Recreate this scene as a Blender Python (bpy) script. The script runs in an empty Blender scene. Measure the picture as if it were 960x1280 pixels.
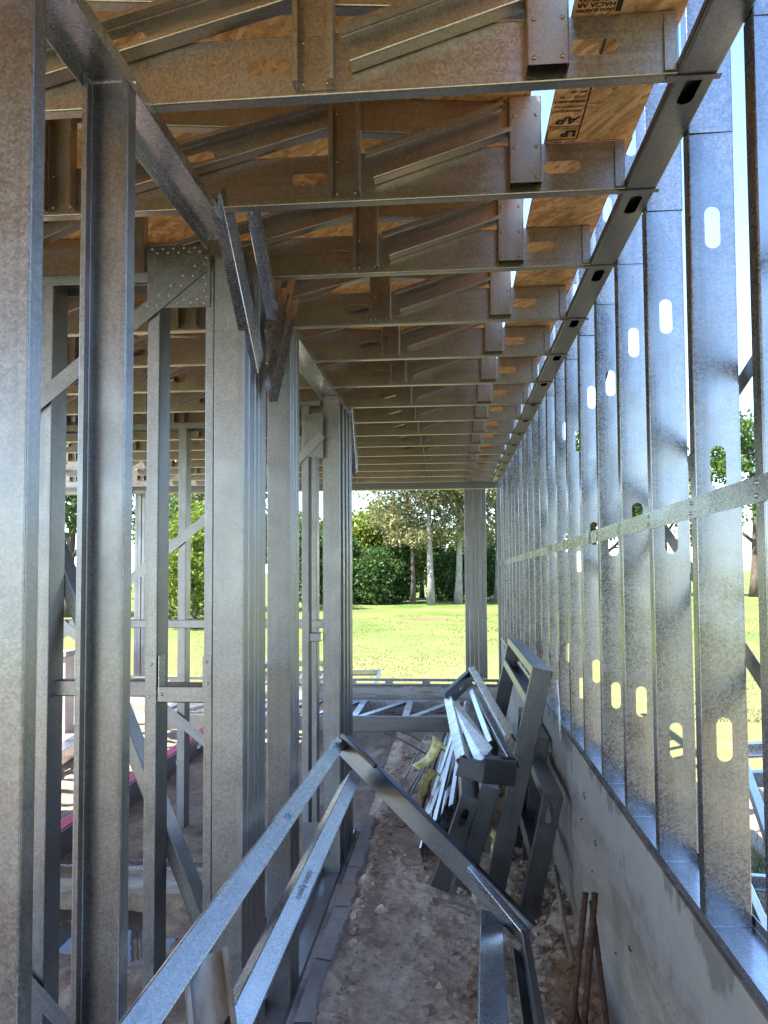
import bpy, bmesh, math, random
import numpy as np
from mathutils import Vector, Matrix, noise

random.seed(7)
V = Vector
S = bpy.context.scene
C = S.collection

# ------------------------------------------------------------------ camera
cam_data = bpy.data.cameras.new('camera')
cam = bpy.data.objects.new('camera', cam_data)
C.objects.link(cam)
_right = V((0.99611243, 0.08792348, -0.00543046))
_down = V((-0.00946307, 0.04551333, -0.99891891))
_fwd = V((-0.08758127, 0.99508693, 0.04616842))
m = Matrix((_right, -_down, -_fwd)).transposed().to_4x4()
m.translation = V((0, 0, 1.66))
cam.matrix_world = m
cam_data.sensor_fit = 'VERTICAL'
cam_data.sensor_height = 32.0
cam_data.sensor_width = 24.0
cam_data.lens = 962 / 1280 * 32
cam_data.shift_y = 29 / 1280
cam_data.clip_start = 0.02
cam_data.clip_end = 2000
S.camera = cam

# ------------------------------------------------------------------ light
SUN_EL, SUN_AZ = math.radians(56), math.radians(-128)   # azimuth measured from +Y towards +X
world = bpy.data.worlds.new('World')
S.world = world
world.use_nodes = True
wn = world.node_tree
bg = wn.nodes['Background']
sky = wn.nodes.new('ShaderNodeTexSky')
sky.sky_type = 'NISHITA'
sky.sun_disc = False
sky.sun_elevation = SUN_EL
sky.sun_rotation = SUN_AZ
sky.dust_density = 0.1
sky.air_density = 1.0
sky.ozone_density = 4.0
wn.links.new(sky.outputs[0], bg.inputs[0])
bg.inputs[1].default_value = 0.135
sd = bpy.data.lights.new('sun', 'SUN')
sd.energy = 4.9
sd.angle = math.radians(0.5)
sd.color = (1.0, 0.95, 0.86)
sun = bpy.data.objects.new('sun', sd)
C.objects.link(sun)
sun_dir = V((math.sin(SUN_AZ) * math.cos(SUN_EL), math.cos(SUN_AZ) * math.cos(SUN_EL), math.sin(SUN_EL)))
sun.rotation_euler = sun_dir.to_track_quat('Z', 'Y').to_euler()
sun.location = (0, 0, 30)
S.view_settings.view_transform = 'Standard'
S.view_settings.look = 'None'
S.view_settings.gamma = 1
S.view_settings.use_curve_mapping = False
S.view_settings.exposure = 2.42
S.render.engine = 'CYCLES'
S.cycles.use_denoising = True
S.cycles.max_bounces = 10
S.cycles.glossy_bounces = 6
S.cycles.diffuse_bounces = 5
S.cycles.sample_clamp_indirect = 8.0
S.cycles.caustics_reflective = True
S.cycles.blur_glossy = 0.6


# ------------------------------------------------------------------ materials
class NT:
    def __init__(s, name):
        s.m = bpy.data.materials.new(name)
        s.m.use_nodes = True
        s.t = s.m.node_tree
        s.b = s.t.nodes['Principled BSDF']
        s.tc = s.t.nodes.new('ShaderNodeTexCoord')

    def n(s, typ, **kw):
        x = s.t.nodes.new('ShaderNode' + typ)
        for k, v in kw.items():
            if k.startswith('i_'):
                key = k[2:].replace('_', ' ')
                x.inputs[key if key in x.inputs else int(key)].default_value = v
            else:
                setattr(x, k, v)
        return x

    def l(s, a, b):
        s.t.links.new(a, b)

    def vec(s, scale=(1, 1, 1), rot=(0, 0, 0), rnd=True, space='Object'):
        mp = s.n('Mapping')
        mp.inputs['Scale'].default_value = scale
        mp.inputs['Rotation'].default_value = rot
        src = s.tc.outputs[space]
        if rnd:
            oi = s.n('ObjectInfo')
            mu = s.n('Math', operation='MULTIPLY')
            mu.inputs[1].default_value = 37.0
            s.l(oi.outputs['Random'], mu.inputs[0])
            ad = s.n('VectorMath', operation='ADD')
            s.l(src, ad.inputs[0])
            s.l(mu.outputs[0], ad.inputs[1])
            src = ad.outputs[0]
        s.l(src, mp.inputs['Vector'])
        return mp.outputs[0]

    def noise(s, vec, scale, detail=3, rough=0.55, dist=0.0):
        x = s.n('TexNoise')
        x.inputs['Scale'].default_value = scale
        x.inputs['Detail'].default_value = detail
        x.inputs['Roughness'].default_value = rough
        x.inputs['Distortion'].default_value = dist
        s.l(vec, x.inputs['Vector'])
        return x.outputs['Fac']

    def ramp(s, fac, *stops):
        r = s.n('ValToRGB')
        e = r.color_ramp.elements
        while len(e) > 1:
            e.remove(e[-1])
        for i, (p, c) in enumerate(stops):
            el = e[0] if i == 0 else e.new(p)
            el.position = p
            el.color = (*c, 1) if len(c) == 3 else c
        s.l(fac, r.inputs['Fac'])
        return r.outputs['Color']

    def mix(s, fac, a, b, mode='MIX'):
        x = s.n('MixRGB', blend_type=mode)
        for sock, v in ((x.inputs[0], fac), (x.inputs[1], a), (x.inputs[2], b)):
            if isinstance(v, (int, float)):
                sock.default_value = v if sock.type == 'VALUE' else (v, v, v, 1)
            elif isinstance(v, tuple):
                sock.default_value = (*v, 1)
            else:
                s.l(v, sock)
        return x.outputs[0]

    def rng(s, fac, a, b, f0=0.0, f1=1.0):
        x = s.n('MapRange')
        x.inputs['From Min'].default_value = f0
        x.inputs['From Max'].default_value = f1
        x.inputs['To Min'].default_value = a
        x.inputs['To Max'].default_value = b
        s.l(fac, x.inputs['Value'])
        return x.outputs[0]

    def bump(s, h, strength, dist=0.01, prev=None):
        x = s.n('Bump')
        x.inputs['Strength'].default_value = strength
        x.inputs['Distance'].default_value = dist
        s.l(h, x.inputs['Height'])
        if prev is not None:
            s.l(prev, x.inputs['Normal'])
        return x.outputs[0]

    def out(s, color=None, rough=None, metal=0.0, normal=None, spec=None):
        if color is not None:
            if isinstance(color, tuple):
                s.b.inputs['Base Color'].default_value = (*color, 1)
            else:
                s.l(color, s.b.inputs['Base Color'])
        if rough is not None:
            if isinstance(rough, float):
                s.b.inputs['Roughness'].default_value = rough
            else:
                s.l(rough, s.b.inputs['Roughness'])
        s.b.inputs['Metallic'].default_value = metal
        if spec is not None:
            s.b.inputs['Specular IOR Level'].default_value = spec
        if normal is not None:
            s.l(normal, s.b.inputs['Normal'])
        return s.m


def galvanised(name, base=(0.280, 0.278, 0.294), r0=0.31, r1=0.39, dirt=0.06):
    k = NT(name)
    v = k.vec()
    vo = k.n('TexVoronoi')
    vo.inputs['Scale'].default_value = 210
    k.l(v, vo.inputs['Vector'])
    sp = k.n('SeparateColor')
    k.l(vo.outputs['Color'], sp.inputs[0])
    cell = sp.outputs[0]
    fine = k.noise(v, 300, 2)
    lines = k.noise(k.vec((55, 55, 0.8)), 1.0, 3)
    smudge = k.noise(v, 5.5, 5, 0.62)
    blotch = k.noise(v, 1.7, 3)
    c = k.mix(k.rng(cell, 0.0, 1.0), tuple(x * 0.80 for x in base), tuple(min(1, x * 1.20) for x in base))
    c = k.mix(k.rng(fine, 0.0, 0.50, 0.42, 0.70), c, tuple(x * 0.70 for x in base))
    c = k.mix(k.rng(lines, 0.0, 0.45, 0.5, 0.72), c, tuple(x * 0.68 for x in base))
    c = k.mix(k.rng(k.noise(k.vec((1, 1, 0.25)), 9.0, 3), 0.0, 0.5, 0.60, 0.72), c, tuple(min(1, x * 1.3) for x in base))
    c = k.mix(k.rng(smudge, 0.0, dirt * 2.2, 0.45, 0.95), c, (0.20, 0.18, 0.165))
    c = k.mix(k.rng(blotch, 0.0, 0.18, 0.40, 0.85), c, (0.225, 0.228, 0.25))
    r = k.rng(cell, r0, r1)
    ra = k.n('Math', operation='ADD')
    k.l(r, ra.inputs[0])
    k.l(k.rng(smudge, -0.04, 0.10, 0.3, 0.8), ra.inputs[1])
    b1 = k.bump(k.noise(v, 3.0, 2), 0.12, 0.05)
    b2 = k.bump(lines, 0.06, 0.003, b1)
    b4 = k.bump(fine, 0.03, 0.001, b2)
    return k.out(c, ra.outputs[0], 1.0, b4)


GALV = galvanised('galvanised_steel')
GALV_BRIGHT = galvanised('bright_galvanised_steel', (0.56, 0.57, 0.60), 0.22, 0.29, 0.05)
GALV_DULL = galvanised('dull_galvanised_steel', (0.235, 0.234, 0.245), 0.31, 0.39, 0.08)
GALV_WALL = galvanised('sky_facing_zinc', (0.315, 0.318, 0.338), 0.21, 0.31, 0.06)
GALV_SHADED = galvanised('shade_darkened_zinc', (0.135, 0.138, 0.152), 0.30, 0.38, 0.08)  # same zinc with shade put into its colour, for stack fronts and end track
GALV_BOUNCE = galvanised('bounce_tinted_steel', (0.44, 0.40, 0.345), 0.32, 0.40, 0.06)  # warm bounce from the roof boards put into the truss zinc colour
GALV_TAN = galvanised('tan_stained_steel', (0.36, 0.275, 0.195), 0.34, 0.5, 0.3)


def rusty_galv():
    k = NT('rust_streaked_steel')
    v = k.vec((3, 3, 1.0))
    nz = k.noise(v, 2.6, 5, 0.62)
    c = k.ramp(nz, (0.30, (0.34, 0.335, 0.33)), (0.50, (0.26, 0.21, 0.17)), (0.68, (0.15, 0.085, 0.05)))
    met = k.rng(nz, 1.0, 0.45, 0.35, 0.7)
    k.l(met, k.b.inputs['Metallic'])
    k.out(c, k.rng(nz, 0.3, 0.7, 0.4, 0.6), 1.0, k.bump(k.noise(k.vec(), 60, 4), 0.2, 0.002))
    k.l(met, k.b.inputs['Metallic'])
    return k.m


RUSTY_GALV = rusty_galv()


def rust():
    k = NT('rusted_rebar_steel')
    v = k.vec()
    nz = k.noise(v, 45, 5, 0.65)
    c = k.ramp(nz, (0.3, (0.025, 0.014, 0.011)), (0.55, (0.07, 0.034, 0.022)), (0.75, (0.13, 0.07, 0.045)))
    return k.out(c, 0.85, 0.15, k.bump(nz, 0.5, 0.003))


RUST = rust()


def osb():
    k = NT('oriented_strand_board')
    col = None
    acc = None
    base = k.ramp(k.noise(k.vec((1, 1, 1)), 4.0, 4), (0.3, (0.50, 0.265, 0.095)), (0.7, (0.68, 0.405, 0.17)))
    hs = []
    for i, (rot, sc) in enumerate(((0.3, (110, 20, 1)), (1.35, (120, 22, 1)), (2.3, (95, 18, 1)), (-0.6, (140, 26, 1)))):
        v0 = k.vec((1, 1, 1), (0, 0, rot))
        mp = k.n('Mapping')
        mp.inputs['Scale'].default_value = sc
        k.l(v0, mp.inputs['Vector'])
        vo = k.n('TexVoronoi')
        vo.inputs['Scale'].default_value = 0.55
        k.l(mp.outputs[0], vo.inputs['Vector'])
        sp = k.n('SeparateColor')
        k.l(vo.outputs['Color'], sp.inputs[0])
        tone = k.ramp(sp.outputs[0], (0.0, (0.34, 0.16, 0.055)), (0.4, (0.56, 0.305, 0.115)), (0.8, (0.70, 0.43, 0.19)), (1.0, (0.78, 0.53, 0.27)))
        msk = k.rng(sp.outputs[1], 0.0, 0.85, 0.55, 0.60)
        base = k.mix(msk, base, tone)
        hs.append(sp.outputs[2])
    grain = k.noise(k.vec((220, 30, 1)), 1.0, 3)
    base = k.mix(k.rng(grain, 0.0, 0.35, 0.45, 0.8), base, (0.20, 0.10, 0.035))
    fl = k.noise(k.vec((38, 150, 1), (0, 0, 0.7)), 1.0, 1)
    base = k.mix(k.rng(fl, 0.0, 0.75, 0.70, 0.74), base, (0.10, 0.045, 0.018))
    b = k.bump(hs[0], 0.25, 0.003)
    b = k.bump(hs[2], 0.25, 0.003, b)
    return k.out(base, 0.62, 0.0, b, 0.3)


OSB = osb()


def flat(name, color, rough=0.6, metal=0.0, var=0.15, scale=8.0):
    k = NT(name)
    nz = k.noise(k.vec(), scale, 4)
    c = k.mix(k.rng(nz, 0, 1, 0.3, 0.7), tuple(x * (1 - var) for x in color), tuple(min(1, x * (1 + var)) for x in color))
    return k.out(c, rough, metal, k.bump(k.noise(k.vec(), scale * 8, 3), 0.15, 0.002))


INK = flat('stencil_ink', (0.018, 0.012, 0.01), 0.8)
FAINT_INK = flat('faded_printing_ink', (0.16, 0.17, 0.19), 0.6)
RED_EDGE = flat('red_edge_paint', (0.38, 0.035, 0.025), 0.6)
PINK = flat('pink_foam_gasket', (0.52, 0.06, 0.12), 0.75)
YELLOW = flat('yellow_plastic_sheet', (0.60, 0.53, 0.22), 0.4, 0, 0.35, 20)
DARK_STEEL = flat('dark_painted_steel', (0.03, 0.03, 0.033), 0.5, 0.4)
SCREW = flat('zinc_screw', (0.45, 0.45, 0.46), 0.35, 0.9)
PALE_STICK = flat('mortar_crusted_bar', (0.26, 0.23, 0.20), 0.9, 0, 0.4, 60)


def concrete(name, a, b, patch, wall=False):
    k = NT(name)
    v = k.vec(space='Object')
    n1 = k.noise(v, 2.2, 6, 0.6, 0.4)
    n2 = k.noise(v, 14, 6, 0.7)
    n3 = k.noise(k.vec((1, 1.2, 5)), 1.6, 5, 0.6)
    c = k.ramp(n1, (0.32, a), (0.68, b))
    c = k.mix(k.rng(n3, 0, 0.8, 0.50, 0.56), c, patch)
    c = k.mix(k.rng(n2, 0, 0.55, 0.5, 0.8), c, tuple(x * 0.6 for x in a))
    vo = k.n('TexVoronoi')
    vo.inputs['Scale'].default_value = 38
    k.l(v, vo.inputs['Vector'])
    pit = k.rng(vo.outputs['Distance'], 1.0, 0.0, 0.10, 0.20)
    gate = k.rng(k.noise(v, 5, 2), 0.0, 1.0, 0.50, 0.58)
    mu = k.n('Math', operation='MULTIPLY')
    k.l(pit, mu.inputs[0])
    k.l(gate, mu.inputs[1])
    c = k.mix(mu.outputs[0], c, tuple(x * 0.35 for x in a))
    if wall:
        xyz = k.n('SeparateXYZ')
        k.l(k.tc.outputs['Object'], xyz.inputs[0])
        edge = k.noise(k.vec((1, 1.6, 1), rnd=False), 2.4, 6, 0.65)
        sp_ = k.n('Math', operation='ADD')
        k.l(xyz.outputs['Z'], sp_.inputs[0])
        k.l(k.rng(edge, -0.30, 0.30), sp_.inputs[1])
        c = k.mix(k.rng(sp_.outputs[0], 0.75, 0.0, 0.02, 0.14), c, (0.24, 0.18, 0.14))
        c = k.mix(k.rng(sp_.outputs[0], 0.0, 0.55, 0.62, 0.66), c, (0.33, 0.312, 0.295))
        c = k.mix(k.rng(sp_.outputs[0], 0.0, 0.8, 0.80, 0.83), c, (0.15, 0.13, 0.12))
        wv = k.n('TexWave', wave_type='BANDS', bands_direction='Z', wave_profile='SAW')
        wv.inputs['Scale'].default_value = 1.05
        wv.inputs['Distortion'].default_value = 0.35
        k.l(k.tc.outputs['Object'], wv.inputs['Vector'])
        c = k.mix(k.rng(wv.outputs['Fac'], 0.0, 0.35, 0.97, 1.0), c, (0.20, 0.18, 0.17))
    nb = k.bump(k.noise(v, 6, 5, 0.65), 0.5, 0.02)
    nb = k.bump(k.noise(v, 60, 4), 0.35, 0.004, nb)
    return k.out(c, 0.82, 0.0, nb, 0.3)


CONC = concrete('grey_cast_concrete', (0.22, 0.195, 0.175), (0.31, 0.28, 0.25), (0.40, 0.385, 0.365))
CONC_WALL = concrete('stained_cast_concrete', (0.205, 0.18, 0.165), (0.26, 0.232, 0.215), (0.285, 0.265, 0.25), True)
CEMENT = concrete('cement_kerb_mortar', (0.22, 0.19, 0.175), (0.33, 0.29, 0.265), (0.27, 0.19, 0.14))
WHITEWASH = concrete('whitewashed_render', (0.62, 0.62, 0.63), (0.75, 0.75, 0.76), (0.40, 0.36, 0.33))


def soil(name, a, b, wet=0.0):
    k = NT(name)
    v = k.vec(rnd=False)
    n1 = k.noise(v, 1.6, 5, 0.6)
    n2 = k.noise(v, 28, 6, 0.7)
    n3 = k.noise(v, 6, 4, 0.6)
    c = k.ramp(n3, (0.3, a), (0.7, b))
    c = k.mix(k.rng(n2, 0, 0.7, 0.45, 0.75), c, tuple(x * 0.55 for x in a))
    c = k.mix(k.rng(n1, 0, 0.55, 0.5, 0.65), c, tuple(min(1, x * 1.25) for x in b))
    nb = k.bump(n2, 0.7, 0.02)
    nb = k.bump(k.noise(v, 110, 4), 0.6, 0.006, nb)
    return k.out(c, 0.95 - 0.45 * wet, 0.0, nb, 0.25 + wet * 0.3)


SOIL = soil('dry_brown_soil', (0.40, 0.30, 0.22), (0.56, 0.445, 0.345))
MUD = soil('damp_mud', (0.19, 0.14, 0.10), (0.32, 0.24, 0.175), 0.3)


def lawn_mat():
    k = NT('dry_lawn_grass')
    v = k.vec(rnd=False)
    n1 = k.noise(v, 0.12, 6, 0.6, 0.3)
    n2 = k.noise(k.vec((1, 0.35, 1), rnd=False), 0.9, 5, 0.6)
    n3 = k.noise(v, 14, 4, 0.7)
    c = k.ramp(n1, (0.38, (0.075, 0.115, 0.026)), (0.52, (0.125, 0.15, 0.045)), (0.66, (0.185, 0.175, 0.07)))
    c = k.mix(k.rng(n2, 0, 0.7, 0.52, 0.72), c, (0.175, 0.165, 0.065))
    c = k.mix(k.rng(n3, 0, 0.65, 0.42, 0.75), c, (0.07, 0.105, 0.02))
    ln = k.n('VectorMath', operation='LENGTH')
    k.l(k.tc.outputs['Object'], ln.inputs[0])
    ad = k.n('Math', operation='ADD')
    k.l(ln.outputs['Value'], ad.inputs[0])
    k.l(k.rng(n1, -6, 6), ad.inputs[1])
    dry = k.ramp(k.noise(v, 3, 5, 0.7), (0.3, (0.12, 0.115, 0.05)), (0.7, (0.19, 0.17, 0.08)))
    c = k.mix(k.rng(ad.outputs[0], 1.0, 0.0, 9.0, 26.0), c, dry)
    return k.out(c, 0.95, 0.0, k.bump(n3, 0.6, 0.05), 0.1)


LAWN = lawn_mat()


def water_mat():
    k = NT('puddle_water')
    k.b.inputs['IOR'].default_value = 1.33
    return k.out((0.045, 0.035, 0.028), 0.03, 0.0, k.bump(k.noise(k.vec(rnd=False), 6, 2), 0.05, 0.01), 0.6)


WATER = water_mat()


def leaf_mat(name, a, b, c2):
    k = NT(name)
    gi = k.n('NewGeometry')
    nz = k.noise(k.vec(rnd=False), 0.9, 3)
    col = k.ramp(gi.outputs['Random Per Island'], (0.0, a), (0.55, b), (1.0, c2))
    col = k.mix(k.rng(nz, 0, 0.4, 0.4, 0.7), col, a)
    k.out(col, 0.55, 0.0, None, 0.25)
    tr = k.n('BsdfTranslucent')
    k.l(col, tr.inputs['Color'])
    mx = k.n('MixShader')
    mx.inputs[0].default_value = 0.42
    k.l(k.b.outputs[0], mx.inputs[1])
    k.l(tr.outputs[0], mx.inputs[2])
    k.l(mx.outputs[0], k.t.nodes['Material Output'].inputs['Surface'])
    return k.m


LEAF_GUM = leaf_mat('eucalyptus_leaves', (0.15, 0.15, 0.065), (0.24, 0.225, 0.10), (0.34, 0.30, 0.155))
LEAF_DARK = leaf_mat('dark_evergreen_leaves', (0.03, 0.065, 0.018), (0.055, 0.11, 0.028), (0.105, 0.17, 0.045))
LEAF_MID = leaf_mat('green_leaves', (0.045, 0.09, 0.018), (0.08, 0.14, 0.026), (0.13, 0.19, 0.04))
LEAF_LIME = leaf_mat('lime_green_leaves', (0.10, 0.15, 0.02), (0.16, 0.21, 0.03), (0.23, 0.26, 0.05))
LEAF_CYP = leaf_mat('cypress_leaves', (0.012, 0.022, 0.012), (0.02, 0.035, 0.016), (0.03, 0.05, 0.02))
GRASS = leaf_mat('grass_blades', (0.07, 0.115, 0.022), (0.125, 0.155, 0.04), (0.22, 0.205, 0.08))


def bark(name, a, b):
    k = NT(name)
    nz = k.noise(k.vec((6, 6, 1.5)), 1.5, 5, 0.6)
    return k.out(k.ramp(nz, (0.35, a), (0.65, b)), 0.9, 0.0, k.bump(nz, 0.5, 0.03))


BARK_GUM = bark('pale_gum_bark', (0.17, 0.145, 0.12), (0.33, 0.30, 0.26))
BARK_DARK = bark('dark_bark', (0.05, 0.037, 0.028), (0.12, 0.09, 0.065))


# ------------------------------------------------------------------ object helpers
def props(o, label=None, cat=None, group=None, kind=None):
    if label:
        o['label'] = label
    if cat:
        o['category'] = cat
    if group:
        o['group'] = group
    if kind:
        o['kind'] = kind
    return o


def thing(name, label, cat, loc=(0, 0, 0), group=None):
    o = bpy.data.objects.new(name, None)
    C.objects.link(o)
    o.location = loc
    o.empty_display_size = 0.1
    return props(o, label, cat, group)


def link(name, me, mat, parent=None, M=None, solid=0.0):
    o = bpy.data.objects.new(name, me)
    C.objects.link(o)
    if mat is not None and not me.materials:
        me.materials.append(mat)
    M = M or Matrix()
    if parent is not None:
        o.parent = parent
        base = Matrix.Translation(parent.location) if parent.parent is None else parent['_w'] if False else None
        pw = world_of(parent)
        o.matrix_basis = pw.inverted() @ M
    else:
        o.matrix_basis = M
    if solid:
        md = o.modifiers.new('sheet_thickness', 'SOLIDIFY')
        md.thickness = solid
        md.offset = 0
    return o


def world_of(o):
    M = o.matrix_basis.copy()
    p = o.parent
    while p is not None:
        M = p.matrix_basis @ M
        p = p.parent
    return M


def mesh(name, verts, faces, smooth=False):
    me = bpy.data.meshes.new(name)
    me.from_pydata([tuple(v) for v in verts], [], [tuple(f) for f in faces])
    me.update()
    if smooth:
        for p in me.polygons:
            p.use_smooth = True
    return me


def copy_tree(o, parent=None, offset=None):
    c = o.copy()
    C.objects.link(c)
    c.parent = parent
    if offset is not None:
        c.location = o.location + offset
    for ch in list(o.children):
        copy_tree(ch, c)
    return c


# --- cold formed sections -------------------------------------------------
_cache = {}


def profile(w, fl, lip, r=0.003):
    """polyline of one half corner by corner; returns list of points from lip end to lip end, web along x at y=0"""
    pts = []

    def corner(cx, cy, a0, a1):
        for i in range(3):
            a = a0 + (a1 - a0) * i / 2
            pts.append((cx + r * math.cos(a), cy + r * math.sin(a)))
    h = w / 2
    if lip:
        pts.append((-h + lip, fl))
        corner(-h + r, fl - r, math.pi / 2, math.pi)
    else:
        pts.append((-h, fl))
    corner(-h + r, r, math.pi, 1.5 * math.pi)
    n_web = len(pts)
    corner(h - r, r, 1.5 * math.pi, 2 * math.pi)
    if lip:
        corner(h - r, fl - r, 0, math.pi / 2)
        pts.append((h - lip, fl))
    else:
        pts.append((h, fl))
    return pts, n_web


def section_mesh(L, w, fl, lip, slots=(), slot_len=0.102, slot_w=0.036):
    key = (round(L, 4), w, fl, lip, tuple(slots), slot_len, slot_w)
    if key in _cache:
        return _cache[key]
    pts, nw = profile(w, fl, lip)
    verts, faces = [], []
    nseg = max(1, int(L / 0.6))
    for i in range(len(pts) - 1):
        if i == nw - 1:
            continue
        b = len(verts)
        for (x, y) in (pts[i], pts[i + 1]):
            verts += [(x, y, 0), (x, y, L)]
        faces.append((b, b + 2, b + 3, b + 1))
    x0, x1 = pts[nw - 1][0], pts[nw][0]
    z = 0.0
    sl = sorted(s for s in slots if slot_len / 2 + 0.01 < s < L - slot_len / 2 - 0.01)

    def rect(za, zb):
        b = len(verts)
        verts.extend([(x0, 0, za), (x1, 0, za), (x1, 0, zb), (x0, 0, zb)])
        faces.append((b, b + 1, b + 2, b + 3))
    for s in sl:
        za, zb = s - slot_len / 2 - 0.006, s + slot_len / 2 + 0.006
        if za - z > 1e-4:
            rect(z, za)
        r = slot_w / 2
        half = slot_len / 2 - r
        N = 8
        for sg in (1, -1):
            loop = [(0, 0, za), ((x1 if sg > 0 else x0), 0, za), ((x1 if sg > 0 else x0), 0, zb), (0, 0, zb), (0, 0, s + half + r)]
            for i in range(1, N):
                a = math.pi / 2 * (1 - i / N)
                loop.append((sg * r * math.cos(a), 0, s + half + r * math.sin(a)))
            loop.append((sg * r, 0, s + half))
            loop.append((sg * r, 0, s - half))
            for i in range(1, N):
                a = math.pi / 2 * i / N
                loop.append((sg * r * math.cos(a), 0, s - half - r * math.sin(a)))
            loop.append((0, 0, s - half - r))
            b = len(verts)
            verts.extend(loop)
            idx = list(range(b, b + len(loop)))
            faces.append(idx if sg > 0 else idx[::-1])
        z = zb
    if L - z > 1e-4:
        rect(z, L)
    me = mesh('cold_formed_section', verts, faces)
    _cache[key] = me
    return me


def member(name, parent, a, b, opn, w=0.1, fl=0.04, lip=0.012, slots=(), mat=None, t=0.0016, **kw):
    """C or U section; a-b runs along the centre line of its web, flanges point to opn"""
    a, b = V(a), V(b)
    z = (b - a)
    L = z.length
    z = z / L
    y = V(opn)
    y = (y - z * y.dot(z)).normalized()
    x = y.cross(z)
    M = Matrix((x, y, z)).transposed().to_4x4()
    M.translation = a
    mat = mat or GALV
    me = section_mesh(L, w, fl, lip, slots, **kw)
    if me.materials and me.materials[0] != mat:
        me = me.copy()
        me.materials.clear()
    return link(name, me, mat, parent, M, t)


def bar_mesh(w, d, L, bev=0.0):
    bm = bmesh.new()
    bmesh.ops.create_cube(bm, size=1.0)
    bmesh.ops.scale(bm, vec=(w, d, L), verts=bm.verts)
    bmesh.ops.translate(bm, vec=(0, 0, L / 2), verts=bm.verts)
    if bev:
        bmesh.ops.bevel(bm, geom=bm.edges[:], offset=bev, segments=2, affect='EDGES')
    me = bpy.data.meshes.new('bar')
    bm.to_mesh(me)
    bm.free()
    return me


def strip(name, parent, a, b, nrm, w, t, mat=None, bev=0.0):
    """flat bar from a to b, thin along nrm"""
    a, b = V(a), V(b)
    z = b - a
    L = z.length
    z /= L
    y = V(nrm)
    y = (y - z * y.dot(z)).normalized()
    x = y.cross(z)
    M = Matrix((x, y, z)).transposed().to_4x4()
    M.translation = a
    return link(name, bar_mesh(w, t, L, bev), mat or GALV, parent, M)


def box(name, lo, hi, mat, parent=None, bev=0.004):
    lo, hi = V(lo), V(hi)
    c = (lo + hi) / 2
    s = hi - lo
    bm = bmesh.new()
    bmesh.ops.create_cube(bm, size=1.0)
    bmesh.ops.scale(bm, vec=s, verts=bm.verts)
    if bev:
        bmesh.ops.bevel(bm, geom=bm.edges[:], offset=bev, segments=2, affect='EDGES')
    me = bpy.data.meshes.new(name)
    bm.to_mesh(me)
    bm.free()
    return link(name, me, mat, parent, Matrix.Translation(c))


def tube_mesh(path, rad, n=8, closed_ends=True):
    """tapered tube along a list of points"""
    verts, faces = [], []
    P = [V(p) for p in path]
    R = rad if isinstance(rad, (list, tuple)) else [rad] * len(P)
    up = V((0.13, 0.31, 0.94))
    for i, p in enumerate(P):
        d = (P[min(i + 1, len(P) - 1)] - P[max(i - 1, 0)]).normalized()
        x = d.cross(up)
        if x.length < 0.05:
            x = d.cross(V((1, 0, 0)))
        x.normalize()
        y = d.cross(x)
        for k in range(n):
            a = 2 * math.pi * k / n
            verts.append(p + (x * math.cos(a) + y * math.sin(a)) * R[i])
    for i in range(len(P) - 1):
        for k in range(n):
            k2 = (k + 1) % n
            faces.append((i * n + k, i * n + k2, (i + 1) * n + k2, (i + 1) * n + k))
    if closed_ends:
        faces.append(tuple(range(n))[::-1])
        faces.append(tuple(range((len(P) - 1) * n, len(P) * n)))
    return verts, faces


def rod(name, parent, path, rad, mat, n=8):
    v, f = tube_mesh(path, rad, n)
    return link(name, mesh(name, v, f, True), mat, parent)


def screws(name, parent, pts, nrm, rad=0.004):
    """domed screw heads of one connection"""
    verts, faces = [], []
    nrm = V(nrm).normalized()
    x = nrm.orthogonal().normalized()
    y = nrm.cross(x)
    for p in pts:
        p = V(p)
        b = len(verts)
        for rr, h in ((1.0, 0.0), (0.8, 0.45), (0.35, 0.7)):
            for k in range(8):
                a = 2 * math.pi * k / 8
                verts.append(p + (x * math.cos(a) + y * math.sin(a)) * rad * rr + nrm * (h * rad))
        for j in range(2):
            for k in range(8):
                k2 = (k + 1) % 8
                faces.append((b + j * 8 + k, b + j * 8 + k2, b + j * 8 + 8 + k2, b + j * 8 + 8 + k))
        faces.append(tuple(range(b + 16, b + 24)))
    return link(name, mesh(name, verts, faces, True), SCREW, parent)


def text_mesh(body, size, bold=0.0, shear=0.0):
    cu = bpy.data.curves.new('lettering', 'FONT')
    cu.body = body
    cu.size = size
    cu.offset = bold
    cu.shear = shear
    o = bpy.data.objects.new('lettering', cu)
    C.objects.link(o)
    bpy.context.view_layer.update()
    me = bpy.data.meshes.new_from_object(o.evaluated_get(bpy.context.evaluated_depsgraph_get()))
    bpy.data.objects.remove(o)
    return me


ORD = ['first', 'second', 'third', 'fourth', 'fifth', 'sixth', 'seventh', 'eighth', 'ninth', 'tenth', 'eleventh', 'twelfth',
       'thirteenth', 'fourteenth', 'fifteenth', 'sixteenth', 'seventeenth', 'eighteenth', 'nineteenth', 'twentieth', 'twenty-first', 'twenty-second']

# ================================================================== SETTING
ZT = 2.72          # underside of the roof trusses


def terrain(name, xs, ys, hfun, mat, kind='structure'):
    verts = []
    nx, ny = len(xs), len(ys)
    for y in ys:
        for x in xs:
            verts.append((x, y, hfun(x, y)))
    faces = [(j * nx + i, j * nx + i + 1, (j + 1) * nx + i + 1, (j + 1) * nx + i) for j in range(ny - 1) for i in range(nx - 1)]
    # skirt
    o = link(name, mesh(name, verts, faces, True), mat)
    return props(o, kind=kind)


def lin(a, b, n):
    return [a + (b - a) * i / (n - 1) for i in range(n)]


def fbm(x, y, s, o=4, seed=0.0):
    return noise.fractal(V((x * s, y * s, seed)), 0.6, 2.1, o)


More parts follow.
